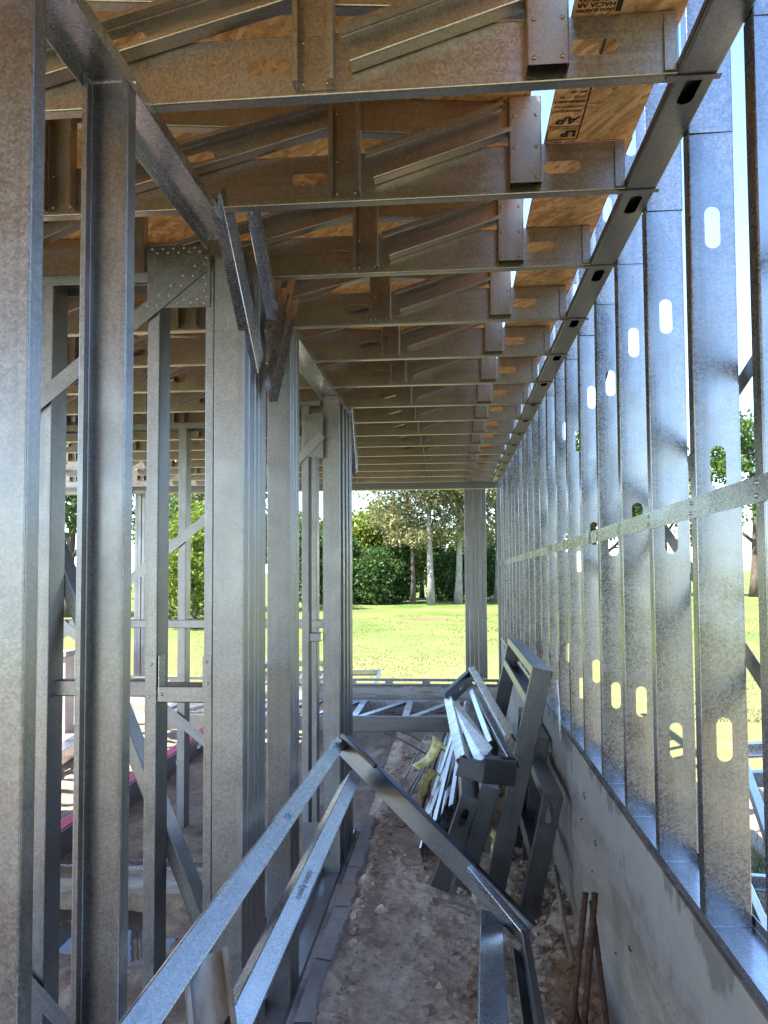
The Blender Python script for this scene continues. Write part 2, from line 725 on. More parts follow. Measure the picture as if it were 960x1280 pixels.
# lawn: one sheet to the horizon
def lawn_h(x, y):
    return -0.34 + 0.05 * fbm(x, y, 0.05, 3) if max(abs(x), abs(y)) < 90 else -0.34


gx = [-900, -400, -200, -120] + lin(-90, 90, 61) + [120, 200, 400, 900]
gy = [-900, -400, -200, -120] + lin(-90, 90, 61) + [120, 200, 400, 900]
terrain('lawn', gx, gy, lawn_h, LAWN)


# corridor soil
def clod(x, y):
    h = 0.020 * fbm(x, y, 4.0, 4, 1.3)
    c = noise.fractal(V((x * 26, y * 26, 3.1)), 0.7, 2.0, 4)
    h += 0.010 * max(0.0, c) ** 1.2
    d = noise.noise(V((x * 60, y * 60, 7.7)))
    h += 0.004 * d
    return h


def corridor_h(x, y):
    h = -0.055 + clod(x, y)
    h += 0.035 * max(0.0, 1 - abs(x + 0.49) / 0.10) * (0.5 + 0.5 * fbm(x, y, 9, 2, 5))
    h += 0.05 * max(0.0, (x - 0.28) / 0.3) * (0.6 + 0.8 * fbm(x, y, 7, 3, 9))
    return h


ysc = [-8 + 0.2 * i for i in range(37)] + [-0.6 + 0.04 * i for i in range(50)] + [1.4 + 0.012 * i for i in range(350)] + [5.6 + 0.03 * i for i in range(131)]
terrain('corridor_ground', lin(-0.60, 0.60, 100), ysc, corridor_h, SOIL)


# room soil, lower and wet close by
def room_h(x, y):
    t = min(1.0, max(0.0, (y - 4.35) / 0.2))
    base = -0.30 * (1 - t) + -0.12 * t
    if x > -1.0 and y < 4.4:
        base = max(base, -0.30 + 0.0 * x)
    h = base + 0.045 * fbm(x, y, 1.6, 4, 2.2) + 0.6 * clod(x, y)
    # pile of clods in the middle of the pit
    h += 0.10 * math.exp(-(((x + 1.25) / 0.7) ** 2 + ((y - 3.6) / 0.35) ** 2))
    h -= 0.06 * math.exp(-(((x + 1.3) / 0.9) ** 2 + ((y - 2.6) / 0.5) ** 2))
    return h


yr = lin(-8, -0.1, 60) + lin(0.0, 5.2, 220) + lin(5.26, 9.4, 70)
xr = lin(-8, -3.2, 60) + lin(-3.16, -0.57, 136)
terrain('room_ground', xr, yr, room_h, MUD)
props(link('puddle_water', mesh('puddle_water', [(-4, 0.2, -0.284), (-0.79, 0.2, -0.284), (-0.79, 4.45, -0.284), (-4, 4.45, -0.284)], [(0, 1, 2, 3)]), WATER), kind='structure')


# outside strip beyond the right wall
def outside_h(x, y):
    return -0.26 + 0.05 * fbm(x, y, 1.3, 4, 6) + 0.8 * clod(x, y) - max(0, x - 3.4) * 0.2


terrain('building_yard_ground', lin(0.66, 4.2, 110), lin(-4, 7.5, 260), outside_h, soil('sunny_yard_soil', (0.30, 0.235, 0.16), (0.44, 0.36, 0.26)))


# bare soil apron behind the slab
def apron_h(x, y):
    return -0.16 + 0.03 * fbm(x, y, 1.7, 4, 8) - 0.12 * max(0, (y - 10.2))


terrain('slab_edge_ground', lin(-8, 1.0, 90), lin(9.2, 11.6, 40), apron_h, SOIL)

# ---------------------------------------------------------------- concrete
w = thing('concrete_stem_wall', 'grey stained concrete stem wall under the slotted stud wall, long near section', 'concrete wall', (0.63, 1.6, -0.3))


def wall_block(name, x0, x1, y0, y1, z0, z1, parent, mat, ny=60, nz=16):
    bm = bmesh.new()
    bmesh.ops.create_grid(bm, x_segments=ny, y_segments=nz, size=0.5)
    me = bpy.data.meshes.new(name)
    verts, faces = [], []
    for j in range(nz + 1):
        for i in range(ny + 1):
            y = y0 + (y1 - y0) * i / ny
            z = z0 + (z1 - z0) * j / nz
            d = 0.004 * fbm(y, z, 2.2, 3, 4) if j < nz else 0
            verts.append((x0 + d, y, z))
    for j in range(nz):
        for i in range(ny):
            a = j * (ny + 1) + i
            faces.append((a + 1, a, a + ny + 1, a + ny + 2))
    b = len(verts)
    verts += [(x0, y0, z1), (x0, y1, z1), (x1, y1, z1), (x1, y0, z1), (x1, y0, z0), (x1, y1, z0), (x0, y0, z0), (x0, y1, z0)]
    faces += [(b, b + 3, b + 2, b + 1), (b + 3, b + 4, b + 5, b + 2), (b, b + 6, b + 4, b + 3), (b + 1, b + 2, b + 5, b + 7)]
    bm.free()
    return link(name, mesh(name, verts, faces), mat, parent)


wall_block('cast_section', 0.567, 0.70, -0.8, 3.98, -0.4, 0.832, w, CONC_WALL)
# stubs of tie wire and nails left in the concrete
for (y, z, dy, dz) in ((3.30, 0.42, 0.022, 0.0), (2.86, 0.30, 0.03, 0.012), (2.70, 0.02, 0.03, -0.006), (2.42, 0.07, 0.036, -0.008), (3.62, 0.12, 0.02, 0.0),
                       (3.55, 0.55, 0.02, 0.002), (3.2, 0.55, 0.004, 0.028), (2.62, 0.42, 0.004, 0.02), (2.25, 0.33, 0.004, 0.03), (3.45, 0.66, 0.004, 0.04)):
    rod('tie_wire_stub', w, [(0.569, y, z), (0.560, y - dy / 2, z + dz / 2), (0.561, y - dy, z + dz)], 0.0022, DARK_STEEL, 6)
w2 = thing('concrete_stem_wall', 'concrete stem wall section behind the leaning frames, beyond the vertical joint', 'concrete wall', (0.63, 6.6, -0.3))
wall_block('cast_section', 0.573, 0.70, 3.985, 9.3, -0.4, 0.832, w2, CONC_WALL)

# cement kerb strip along the left posts (ragged outer edge)
def kerb():
    verts, faces = [], []
    N = 240
    for i in range(N + 1):
        y = 0.6 + (5.35 - 0.6) * i / N
        e = -0.525 + 0.030 * fbm(y, 0.3, 2.2, 4, 1) + 0.010 * noise.noise(V((y * 30, 0, 2)))
        zt = -0.022 + 0.005 * fbm(y, 1, 5, 3, 2)
        verts += [(-0.605, y, -0.30), (-0.605, y, zt + 0.004), (e - 0.012, y, zt), (e, y, zt - 0.012), (e + 0.01, y, -0.12)]
    for i in range(N):
        a, b = i * 5, i * 5 + 5
        for k in range(4):
            faces.append((a + k, a + k + 1, b + k + 1, b + k))
    k = thing('cement_kerb', 'ragged grey cement kerb running along the foot of the left posts', 'kerb', (-0.56, 3.0, -0.2))
    link('mortar_strip', mesh('mortar_strip', verts, faces, False), CEMENT, k)
    for y in (1.75, 2.32, 2.9, 3.38, 3.9, 4.42):
        strip('mortar_joint', k, (-0.603, y, -0.0165), (-0.535, y + random.uniform(-.02, .02), -0.0175), (0, 0, 1), 0.005, 0.002, DARK_STEEL)
    return k


kerb()
f = thing('foundation_strip', 'low concrete foundation strip with whitewashed top under the left partition', 'foundation', (-0.7, 3, -0.4))
box('concrete_base', (-0.86, 0.4, -0.45), (-0.607, 5.5, -0.112), CONC, f)
box('whitewash_coat', (-0.665, 1.2, -0.1115), (-0.6075, 4.4, -0.1085), WHITEWASH, f, 0)
f2 = thing('concrete_kerb', 'concrete cross kerb with a shiny steel track on top, inside the muddy room', 'kerb', (-1.7, 4.6, -0.4))
box('concrete_base', (-4.2, 4.44, -0.45), (-0.865, 4.70, -0.14), CONC, f2)
member('floor_track', f2, (-4.2, 4.60, -0.137), (-0.87, 4.60, -0.137), (0, 0, 1), 0.1, 0.035, 0, mat=GALV_BRIGHT)

# sill behind the corridor end
sl = thing('concrete_sill', 'low concrete sill topped by a slotted steel rail at the far end of the corridor', 'sill', (-2, 9.5, -0.3))
box('concrete_base', (-7.5, 9.36, -0.4), (0.70, 9.60, 0.262), CONC, sl)
member('slotted_rail', sl, (-7.5, 9.40, 0.305), (0.70, 9.40, 0.305), (0, 1, 0), 0.078, 0.05, 0.0, slots=[0.2 + 0.45 * i for i in range(18)], slot_len=0.36, slot_w=0.028, mat=GALV)
lw = thing('low_wall', 'low pinkish rendered wall with pale cap seen between the left posts', 'low wall', (-5, 8.2, -0.2))
box('rendered_face', (-7.5, 8.1, -0.3), (-4.2, 8.3, 0.74), flat('pinkish_render', (0.42, 0.34, 0.31), 0.9), lw)
box('cap', (-7.52, 8.07, 0.742), (-4.18, 8.33, 0.80), CONC, lw)

# ================================================================== RIGHT WALL FRAME
rw = thing('stud_wall_frame', 'tall wall of slotted galvanised studs standing on the concrete stem wall', 'wall frame', (0.63, 1.5, 0.835))
slot_z = {0: (2.52, 1.83, 1.23), 1: (2.478, 1.90, 1.263), 2: (2.396, 1.757, 1.173), 3: (2.437, 1.835, 1.216), 4: (2.394, 1.765, 1.173), 5: (2.43, 1.82, 1.214),
          6: (2.30, 1.70, 1.08), 7: (2.42, 1.81, 1.21), 8: (2.387, 1.78, 1.172)}
X0, WD = 0.577, 0.104
for k in range(-1, 20):
    y = 1.475 + 0.4 * k
    ss = slot_z.get(k)
    if ss is None:
        o = random.uniform(-0.06, 0.06)
        ss = (2.42 + o, 1.81 + o, 1.21 + o)
        if k == 9 or k == 10 or k > 11:
            ss = ()
    zb = 0.8374
    pts = [z - zb for z in ss]
    tw, sx, sy = random.uniform(-0.035, 0.035), random.uniform(-0.0015, 0.0015), random.uniform(-0.006, 0.006)
    member('wall_stud', rw, (X0 + WD / 2 + sx, y, zb), (X0 + WD / 2 - sx, y + sy, ZT - 0.003), (tw, 1, 0), WD, 0.041, 0.012, pts, mat=GALV_WALL)
    up = [3.05 - ZT + (0.1 if k % 2 else 0.0) + 0.05 * (k % 3)]
    member('upper_stud', rw, (X0 + WD / 2 + 0.001, y - 0.0035 + min(0, sy), ZT - 0.010), (X0 + WD / 2 + 0.001, y - 0.0035 + min(0, sy), 3.42), (0, 1, 0), WD, 0.041, 0.012, up, mat=GALV_WALL)
member('bottom_track', rw, (X0 + WD / 2, -0.6, 0.836), (X0 + WD / 2, 9.3, 0.836), (0, 0, 1), WD + 0.006, 0.026, 0, mat=GALV_BRIGHT)
TRACK = rw.children[-1]
member('top_track', rw, (X0 + WD / 2, 0.4, 3.43), (X0 + WD / 2, 9.4, 3.43), (0, 0, -1), WD + 0.006, 0.036, 0)
member('ledger', rw, (0.5345, 0.5, ZT + 0.001), (0.5345, 9.4, ZT + 0.001), (0, 0, 1), 0.083, 0.022, 0.006, [0.4 + 0.54 * i + 0.27 for i in range(16)], slot_len=0.11, slot_w=0.034, mat=GALV)
member('ledger_cover', rw, (0.5345, 0.5, ZT + 0.027), (0.5345, 9.4, ZT + 0.027), (0, 0, -1), 0.0865, 0.018, 0, mat=GALV_DULL)
st = strip('strap', rw, (X0 - 0.004, 0.9, 1.815), (X0 - 0.004, 9.3, 1.735), (1, 0, 0), 0.05, 0.0016, GALV_BRIGHT)
pts = []
for k in range(-1, 20):
    y = 1.475 + 0.4 * k + 0.022
    z = 1.815 - 0.08 * (y - 0.9) / 8.4
    pts += [(X0 - 0.005, y, z + 0.012), (X0 - 0.005, y + 0.004, z - 0.012)]
link('strap_screw', screws('strap_screw', None, pts, (-1, 0, 0), 0.0055).data, SCREW, st)
bpy.data.objects.remove([o for o in C.objects if o.name.startswith('strap_screw') and o.parent is None][0])
for yy in (3.28, 6.0):
    z = 1.815 - 0.08 * (yy - 0.9) / 8.4
    strip('bent_tab', rw, (X0 - 0.010, yy, z + 0.03), (X0 - 0.014, yy + 0.01, z - 0.055), (1, 0, 0), 0.045, 0.0016, GALV_BRIGHT)
# diagonal braces on the outer face
strip('diagonal_brace', rw, (0.700, 0.95, 2.42), (0.700, 3.4, 1.625), (1, 0, 0), 0.045, 0.002, GALV_DULL)
strip('diagonal_brace', rw, (0.700, 0.95, 0.975), (0.700, 3.4, 2.18), (1, 0, 0), 0.05, 0.002, GALV_DULL)
strip('diagonal_brace', rw, (0.704, 3.4, 2.60), (0.704, 6.6, 1.2), (1, 0, 0), 0.05, 0.002, GALV_DULL)

# ================================================================== LEFT PARTITION
lp = thing('partition_frame', 'left partition of galvanised posts and overhead track along the corridor', 'wall frame', (-0.72, 2.5, -0.1))
XL = -0.668
ZB = -0.106


def left_post(y, opn, fl=0.04, ztop=ZT - 0.004, w=0.1, xc=None, mat=None, lip=0.012):
    xc = XL - w / 2 if xc is None else xc
    yy = y if opn > 0 else y + fl
    return member('post', lp, (xc, yy, ZB), (xc, yy, ztop), (0, opn, 0), w, fl, lip, mat=mat)


left_post(1.155, 1)
left_post(1.518, -1, 0.042)
# rib pressed in the open post
for i, (y, flg) in enumerate(((2.43, 0.055), (2.495, 0.07), (2.572, 0.045), (2.622, 0.10))):
    left_post(y, 1, flg)
for y, flg in ((3.16, 0.045), (3.215, 0.05), (3.272, 0.06)):
    left_post(y, 1, flg)
for y, flg in ((4.554, 0.05), (4.72, 0.06), (4.88, 0.06), (5.02, 0.05), (5.08, 0.06)):
    left_post(y, 1, flg)
member('overhead_track', lp, (XL - 0.049, 0.35, ZT), (XL - 0.049, 2.36, ZT), (0, 0, -1), 0.104, 0.034, 0, mat=GALV_BRIGHT)
member('overhead_track', lp, (XL - 0.049, 2.98, ZT), (XL - 0.049, 5.35, ZT), (0, 0, -1), 0.104, 0.034, 0, mat=GALV_BRIGHT)
member('floor_track', lp, (XL - 0.05, 0.6, ZB - 0.001), (XL - 0.05, 5.3, ZB - 0.001), (0, 0, 1), 0.105, 0.034, 0)
# bent down ends of the cut track
member('bent_track_end', lp, (-0.652, 2.15, 2.785), (-0.652, 2.585, 2.375), (-1, 0, 0.0), 0.11, 0.035, 0, mat=GALV_BRIGHT)
member('bent_track_end', lp, (-0.630, 2.34, 2.80), (-0.630, 2.60, 2.555), (1, 0, 0.0), 0.07, 0.03, 0, mat=GALV_BRIGHT)
member('bent_track_end', lp, (-0.640, 3.02, 2.80), (-0.640, 2.625, 2.29), (1, 0, 0.0), 0.095, 0.03, 0, mat=GALV_BRIGHT)
member('bent_track_end', lp, (-0.655, 2.88, 2.79), (-0.655, 2.67, 2.49), (1, 0, 0.0), 0.085, 0.03, 0, mat=GALV_BRIGHT)
member('bent_track_end', lp, (-0.650, 5.06, 2.80), (-0.650, 5.30, 2.36), (-1, 0, 0.0), 0.12, 0.035, 0, mat=GALV_BRIGHT)
# stamp on the nearest post flange
tm = text_mesh('PGU 100', 0.026, 0.0006)
Mx = Matrix(((0, 0, 1, XL + 0.0022), (0, 1, 0, 1.168), (1, 0, 0, 0.44), (0, 0, 0, 1)))
Mx = Matrix.Translation((XL + 0.0024, 1.186, 0.48)) @ Matrix(((0, 0, 1), (0, 1, 0), (-1, 0, 0))).to_4x4()
link('printed_text', tm, INK, lp, Mx)

# ---- cross partition in the room, with rivetted gusset ------------------
Yc = 2.45


def cross_wall(y, label, xs, xend, group=None, full=True):
    t = thing('cross_partition', label, 'wall frame', (xend, y, -0.2))
    for i, x in enumerate(xs):
        member('post', t, (x, y + 0.052, -0.28), (x, y + 0.052, ZT - 0.06), (-1, 0, 0), 0.1, 0.04, 0.012)
    return t


cw = cross_wall(Yc, 'cross partition with a riveted gusset and strap bracing, facing the viewer behind the nearest posts', (-0.962, -1.332), -1.2)
member('top_track', cw, (-2.3, Yc + 0.052, ZT - 0.058), (-0.78, Yc + 0.052, ZT - 0.058), (0, 0, -1), 0.106, 0.035, 0)
member('post', cw, (-0.776, Yc + 0.03, -0.28), (-0.776, Yc + 0.03, ZT - 0.06), (-1, 0, 0), 0.06, 0.028, 0.008)
member('noggin', cw, (-0.958, Yc + 0.002, 1.262), (-0.782, Yc + 0.002, 1.262), (0, 1, 0), 0.052, 0.095, 0)
member('noggin', cw, (-1.66, Yc + 0.05, 1.272), (-1.0, Yc + 0.05, 1.272), (0, 1, 0), 0.052, 0.04, 0, mat=GALV_DULL)
strip('noggin_tab', cw, (-0.980, Yc - 0.003, 1.235), (-0.980, Yc - 0.003, 1.386), (0, 1, 0), 0.036, 0.002)
strip('noggin_tab', cw, (-0.793, Yc - 0.003, 1.255), (-0.793, Yc - 0.003, 1.386), (0, 1, 0), 0.028, 0.002)
strip('clip_plate', cw, (-0.955, Yc + 0.028, 1.27), (-0.955, Yc + 0.028, 1.388), (1, 0, 0), 0.055, 0.002, GALV_BRIGHT)
screws('noggin_screw', cw, [(-0.985, Yc - 0.005, 1.255), (-0.978, Yc - 0.005, 1.36), (-0.79, Yc - 0.005, 1.30), (-0.794, Yc - 0.005, 1.37), (-0.945, Yc - 0.001, 1.262), (-0.80, Yc - 0.001, 1.266)], (0, -1, 0), 0.005)
gp = strip('gusset_plate', cw, (-0.895, Yc - 0.005, 2.535), (-0.895, Yc - 0.005, 2.745), (0, 1, 0), 0.215, 0.0025, GALV_DULL)
xb = strip('strap', cw, (-1.75, Yc - 0.010, 1.935), (-0.815, Yc - 0.010, 2.675), (0, 1, 0), 0.055, 0.002, GALV_DULL)
strip('strap', cw, (-1.75, Yc - 0.010, 0.70), (-0.95, Yc - 0.010, -0.09), (0, 1, 0), 0.055, 0.002)
rv = []
for i in range(11):
    rv.append((-0.985 + 0.018 * i, Yc - 0.007, 2.735 - (0.014 if i % 2 else 0)))
for i in range(8):
    rv.append((-0.80 - (0.007 if i % 2 else 0), Yc - 0.007, 2.70 - 0.022 * i))
for i in range(8):
    rv.append((-0.985 + 0.022 * i, Yc - 0.007, 2.55 + (0.01 if i % 2 else 0)))
screws('gusset_screw', cw, rv, (0, -1, 0), 0.0042)
d = V((0.935, 0, 0.74)).normalized()
px = V((-d.z, 0, d.x))
screws('strap_screw', cw, [V((-0.83, Yc - 0.012, 2.663)) - d * (0.026 * i) + px * (0.011 * (-1) ** i) for i in range(9)], (0, -1, 0), 0.0042)
db = member('diagonal_brace', cw, (-1.50, 2.60, 2.06), (-0.82, 2.60, 0.47), (-0.9, 0, -0.38), 0.09, 0.04, 0.012, mat=GALV)
link('foot_plate', bar_mesh(0.10, 0.003, 0.10), GALV_DULL, cw, Matrix.Translation((-0.90, 2.55, 0.28)) @ Matrix.Rotation(0.75, 4, 'Y'))

cw2 = thing('cross_partition', 'narrow cross partition with small corner gussets between the two rear corridor posts', 'wall frame', (-0.85, 4.5, -0.1))
member('post', cw2, (-0.845, 4.55, -0.1), (-0.845, 4.55, ZT - 0.06), (-1, 0, 0), 0.1, 0.04, 0.012)
member('noggin', cw2, (-0.845, 4.51, 1.27), (-0.775, 4.51, 1.27), (0, 1, 0), 0.05, 0.08, 0, mat=GALV)
strip('gusset_plate', cw2, (-0.812, 4.495, 2.34), (-0.812, 4.495, 2.60), (0, 1, 0), 0.11, 0.002, GALV_DULL)
strip('strap', cw2, (-0.95, 4.49, 2.28), (-0.76, 4.49, 2.47), (0, 1, 0), 0.05, 0.002)
strip('gusset_plate', cw2, (-0.82, 4.495, -0.02), (-0.82, 4.495, 0.20), (0, 1, 0), 0.13, 0.002, GALV_DULL)
strip('clip_plate', cw2, (-0.86, 4.497, 1.24), (-0.86, 4.497, 1.42), (0, 1, 0), 0.035, 0.002)
member('top_track', cw2, (-1.3, 4.55, ZT - 0.04), (-0.775, 4.55, ZT - 0.04), (0, 0, -1), 0.104, 0.034, 0)

# ---- rear partition of the room -----------------------------------------
rp = thing('rear_partition', 'rear room partition of slim posts with crossed strap bracing, lawn visible behind it', 'wall frame', (-2, 5.2, -0.1))
for x in (-2.80, -2.345, -1.84, -1.36, -0.92):
    if x in (-2.345, -1.36):
        continue
    member('post', rp, (x, 5.252, -0.13), (x, 5.252, ZT - 0.02), (-1, 0, 0), 0.1, 0.055, 0.012)
member('top_track', rp, (-4.2, 5.252, ZT - 0.015), (-0.80, 5.252, ZT - 0.015), (0, 0, -1), 0.106, 0.045, 0)
member('noggin', rp, (-2.74, 5.2, 1.30), (-0.80, 5.2, 1.30), (0, 1, 0), 0.055, 0.08, 0)
strip('strap', rp, (-2.95, 5.185, 1.05), (-1.0, 5.185, 2.56), (0, 1, 0), 0.065, 0.002)
strip('strap', rp, (-2.95, 5.181, 1.48), (-1.30, 5.181, 0.20), (0, 1, 0), 0.065, 0.002)
screws('strap_screw', rp, [(-2.62, 5.18, 1.31 - 0.02 * i) for i in range(3)], (0, -1, 0), 0.005)

pk = thing('sealed_base_channel', 'steel floor channel with bright pink foam gasket on its top edge', 'steel channel', (-2.45, 6, -0.1))
member('channel', pk, (-2.40, 3.9, -0.02), (-2.47, 8.2, -0.02), (-1, 0, 0), 0.17, 0.11, 0.0, [0.45 + 0.6 * i for i in range(7)], slot_len=0.12, slot_w=0.05)
strip('gasket', pk, (-2.45, 3.9, 0.071), (-2.52, 8.2, 0.071), (0, 0, 1), 0.085, 0.008, PINK)
bc = thing('floor_channel', 'pale sky-lit steel floor channel with slot holes near the pinkish wall', 'steel channel', (-3.6, 6.5, -0.1))
member('channel', bc, (-3.35, 5.2, 0.06), (-3.75, 8.0, 0.06), (0, 0, -1), 0.14, 0.12, 0.0, [0.3 + 0.6 * i for i in range(5)], slot_len=0.12, slot_w=0.05, mat=GALV_BRIGHT)

# ================================================================== FAR END
fb = thing('lintel_channel', 'deep slotted steel lintel channel spanning the far open end under the last truss', 'lintel', (-2, 9.47, 2.66))
member('channel', fb, (-7.2, 9.455, 2.775), (0.60, 9.455, 2.775), (0, 1, 0), 0.215, 0.06, 0.012, [0.25 + 0.62 * i for i in range(13)], slot_len=0.13, slot_w=0.05)
member('bottom_track', fb, (-7.2, 9.50, 2.662), (0.60, 9.50, 2.662), (0, 0, 1), 0.11, 0.045, 0)


def bundle(label, x0, n, wd, y=9.46):
    t = thing('bundled_post', label, 'post', (x0 + n * wd / 2, y, 0.27))
    for i in range(n):
        xc = x0 + wd * (i + 0.5)
        member('stud', t, (xc, y + (0.0 if i % 2 else 0.008), 0.345), (xc, y + (0.0 if i % 2 else 0.008), 2.655), (0, 1, 0), wd - 0.004, 0.05, 0.01)
    return t


bundle('broad post of bundled studs standing at the open far end of the corridor', 0.155, 5, 0.053)
bundle('pale post of bundled studs far left, standing against the lawn', -4.02, 3, 0.045)
ep = thing('end_post', 'single slim end post where the stud wall meets the far lintel', 'post', (0.6, 9.45, 0.2))
member('stud', ep, (0.585, 9.44, 0.345), (0.585, 9.44, 2.655), (0, 1, 0), 0.06, 0.05, 0.01)


def flat_truss(label, x0, x1, y0, y1, zb, zt, step, mats, tilt=0.0, phase=0.0, group=None):
    t = thing('flat_truss', label, 'truss', ((x0 + x1) / 2, y0, zb), group)
    zc = (zb + zt) / 2
    h = zt - zb
    member('chord', t, (x0, y0, zc), (x1, y0, zc), (0, 1, 0), h, 0.045, 0.012, mat=GALV_DULL)
    member('chord', t, (x0, y1, zc), (x1, y1, zc), (0, -1, 0), h, 0.045, 0.012, mat=mats)
    x = x0 + phase
    up = True
    while x < x1 - 0.05:
        member('web_post', t, (x, y0 + 0.02, zt - 0.006), (x, y1 - 0.02, zt - 0.006), (0, 0, -1), 0.075, 0.04, 0.01, mat=mats)
        if x + step < x1:
            member('diagonal_web', t, (x + 0.06, y0 + 0.03, zt - 0.004), (x + step - 0.06, y1 - 0.03, zt - 0.004), (0, 0, -1), 0.075, 0.04, 0.01, mat=mats)
        x += step
    return t


flat_truss('steel truss lying flat on the soil across the end of the corridor', -3.2, 0.32, 8.05, 9.08, -0.01, 0.145, 0.54, GALV_BRIGHT, phase=0.0)

# ================================================================== ROOF TRUSSES
SL = 0.09


def ztop(x):           # underside of the sloping roof boards
    return 2.985 - SL * (x - 0.232)


def fasten(o, pts, n):
    """screw heads formed on the part itself (local coordinates)"""
    me = o.data.copy()
    tmp = screws('screw_head', None, pts, n, 0.0045)
    bm = bmesh.new()
    bm.from_mesh(me)
    bm.from_mesh(tmp.data)
    bm.to_mesh(me)
    bm.free()
    bpy.data.objects.remove(tmp)
    o.data = me


def make_truss(y):
    t = thing('roof_truss', 'x', 'roof truss', (0, y, ZT))
    cs = [5.3 - 0.4 - 0.6 * i for i in range(9)] + [5.3 + 0.32]
    member('bottom_chord', t, (-5.3, y, ZT + 0.072), (0.492, y, ZT + 0.072), (0, 1, 0), 0.141, 0.032, 0.010, sorted(cs), mat=GALV_BOUNCE)
    strip('end_stiffener', t, (0.476, y - 0.006, ZT + 0.006), (0.476, y - 0.006, ZT + 0.135), (0, 1, 0), 0.024, 0.004, GALV_BOUNCE)
    strip('bearing_tab', t, (0.47, y + 0.01, ZT - 0.003), (0.585, y + 0.01, ZT - 0.003), (0, 0, 1), 0.016, 0.0025, GALV)
    c0, c1 = V((-5.3, y, ztop(-5.3) - 0.052)), V((0.262, y, ztop(0.262) - 0.052))
    member('top_chord', t, c0, c1, (0, 1, 0), 0.10, 0.035, 0.010, mat=GALV_BOUNCE)
    xs = [-0.293, -1.145, -1.965, -2.785, -3.605, -4.425]
    member('web_post', t, (0.214, y - 0.042, ZT + 0.012), (0.214, y - 0.042, ztop(0.214) - 0.01), (0, 1, 0), 0.088, 0.040, 0.010, mat=GALV_TAN)
    fasten(t.children[-1], [(dx, -0.001, dz) for dx in (-0.03, 0.03) for dz in (0.015, 0.10, 0.19)], (0, -1, 0))
    for x in xs:
        member('web_post', t, (x, y - 0.003, ZT + 0.010), (x, y - 0.003, ztop(x) - 0.012), (0, -1, 0), 0.090, 0.040, 0.012, [0.075, ], mat=GALV_BOUNCE)
        fasten(t.children[-1], [(dx, 0.001, dz) for dx in (-0.028, 0.028) for dz in (0.015, 0.11, ztop(x) - ZT - 0.06)], (0, 1, 0))
    ends = [0.165] + [x - 0.052 for x in xs]
    for i, x in enumerate(xs):
        xa, xb = x + 0.052 + 0.018, ends[i]
        za, zb2 = ZT + 0.088, min(ZT + 0.215, ztop(xb) - 0.066)
        if i > 0:
            zb2 = ztop(xb) - 0.075
            za = ZT + 0.085
            xa = x + 0.16
        member('diagonal_web', t, (xa, y - 0.003, za), (xb, y - 0.003, zb2), (0, -1, 0), 0.090, 0.040, 0.012, [0.26] if i else (), mat=GALV_BOUNCE)
    return t


truss_y = [1.652, 2.152, 2.69, 3.258, 3.80, 4.355, 4.92, 5.43, 5.97, 6.51, 7.05, 7.59, 8.13, 8.67, 9.2]
tr0 = make_truss(truss_y[0])
tr0.location.y = truss_y[0]
for i, y in enumerate(truss_y):
    t = tr0 if i == 0 else copy_tree(tr0, None, V((0, y - truss_y[0], 0)))
    t['label'] = 'roof truss of galvanised channels, ' + ORD[i] + ' overhead counting from the viewer' if i else 'roof truss of galvanised channels overhead, the one closest to the viewer'
    t['group'] = 'roof trusses spanning the corridor'

fasten(TRACK, [((WD + 0.006) / 2 + 0.001, 0.013, 1.475 + 0.4 * k + 0.02 + 0.6) for k in range(-1, 19)], (1, 0, 0))
OT = [o for o in lp.children if o.name.startswith('overhead_track')]
fasten(OT[0], [(0.053, 0.018, y - 0.35) for y in (1.172, 1.54)], (1, 0, 0))

# ================================================================== ROOF BOARDS
bi = 0
cols = [(0.232, -0.985), (-0.988, -2.205), (-2.208, -3.425), (-3.428, -4.645), (-4.648, -5.4)]
rows = [(-0.79, 1.648),  (1.651, 4.088), (4.091, 6.528), (6.531, 9.5), (-3.23, -0.793), (-5.67, -3.233)]  # last two rows continue the roof unseen, reach set to darken the metal
cw_name = ['beside the eave strip', 'in the second column from the eave strip', 'in the third column from the eave strip', 'in the fourth column from the eave strip', 'in the outermost column']
rw_name = ['over the viewer', 'over the near trusses', 'over the middle trusses', 'over the far trusses', 'unseen just behind the viewer', 'unseen farther behind the viewer', 'rearmost behind the viewer']
for ci, (xa, xb) in enumerate(cols):
    for ri, (ya, yb) in enumerate(rows):
        if (ri == 2 and ci >= 4) or (ri == 3 and ci >= 3):
            continue
        za, zb = ztop(xa) + 0.001, ztop(xb) + 0.001
        t = 0.011
        verts = [(xa, ya, za), (xa, yb, za), (xb, yb, zb), (xb, ya, zb), (xa, ya, za + t), (xa, yb, za + t), (xb, yb, zb + t), (xb, ya, zb + t)]
        faces = [(0, 1, 2, 3), (7, 6, 5, 4), (0, 4, 5, 1), (1, 5, 6, 2), (2, 6, 7, 3), (3, 7, 4, 0)]
        o = link('strand_board', mesh('strand_board', verts, faces), OSB)
        props(o, 'orange roof sheet ' + cw_name[ci] + ', ' + rw_name[ri], 'roof board', 'strand board roof sheets')

ez = ZT + 0.1455


def eave(ya, yb, label, xr, red):
    t = thing('eave_board', label, 'roof board', (0.4, (ya + yb) / 2, ez), 'strand board eave strips')
    box('strand_board_strip', (0.272, ya, ez), (xr, yb, ez + 0.011), OSB, t, 0)
    if red:
        box('red_painted_edge', (xr + 0.0003, ya, ez - 0.0003), (xr + 0.0025, yb, ez + 0.0113), RED_EDGE, t, 0)
    return t


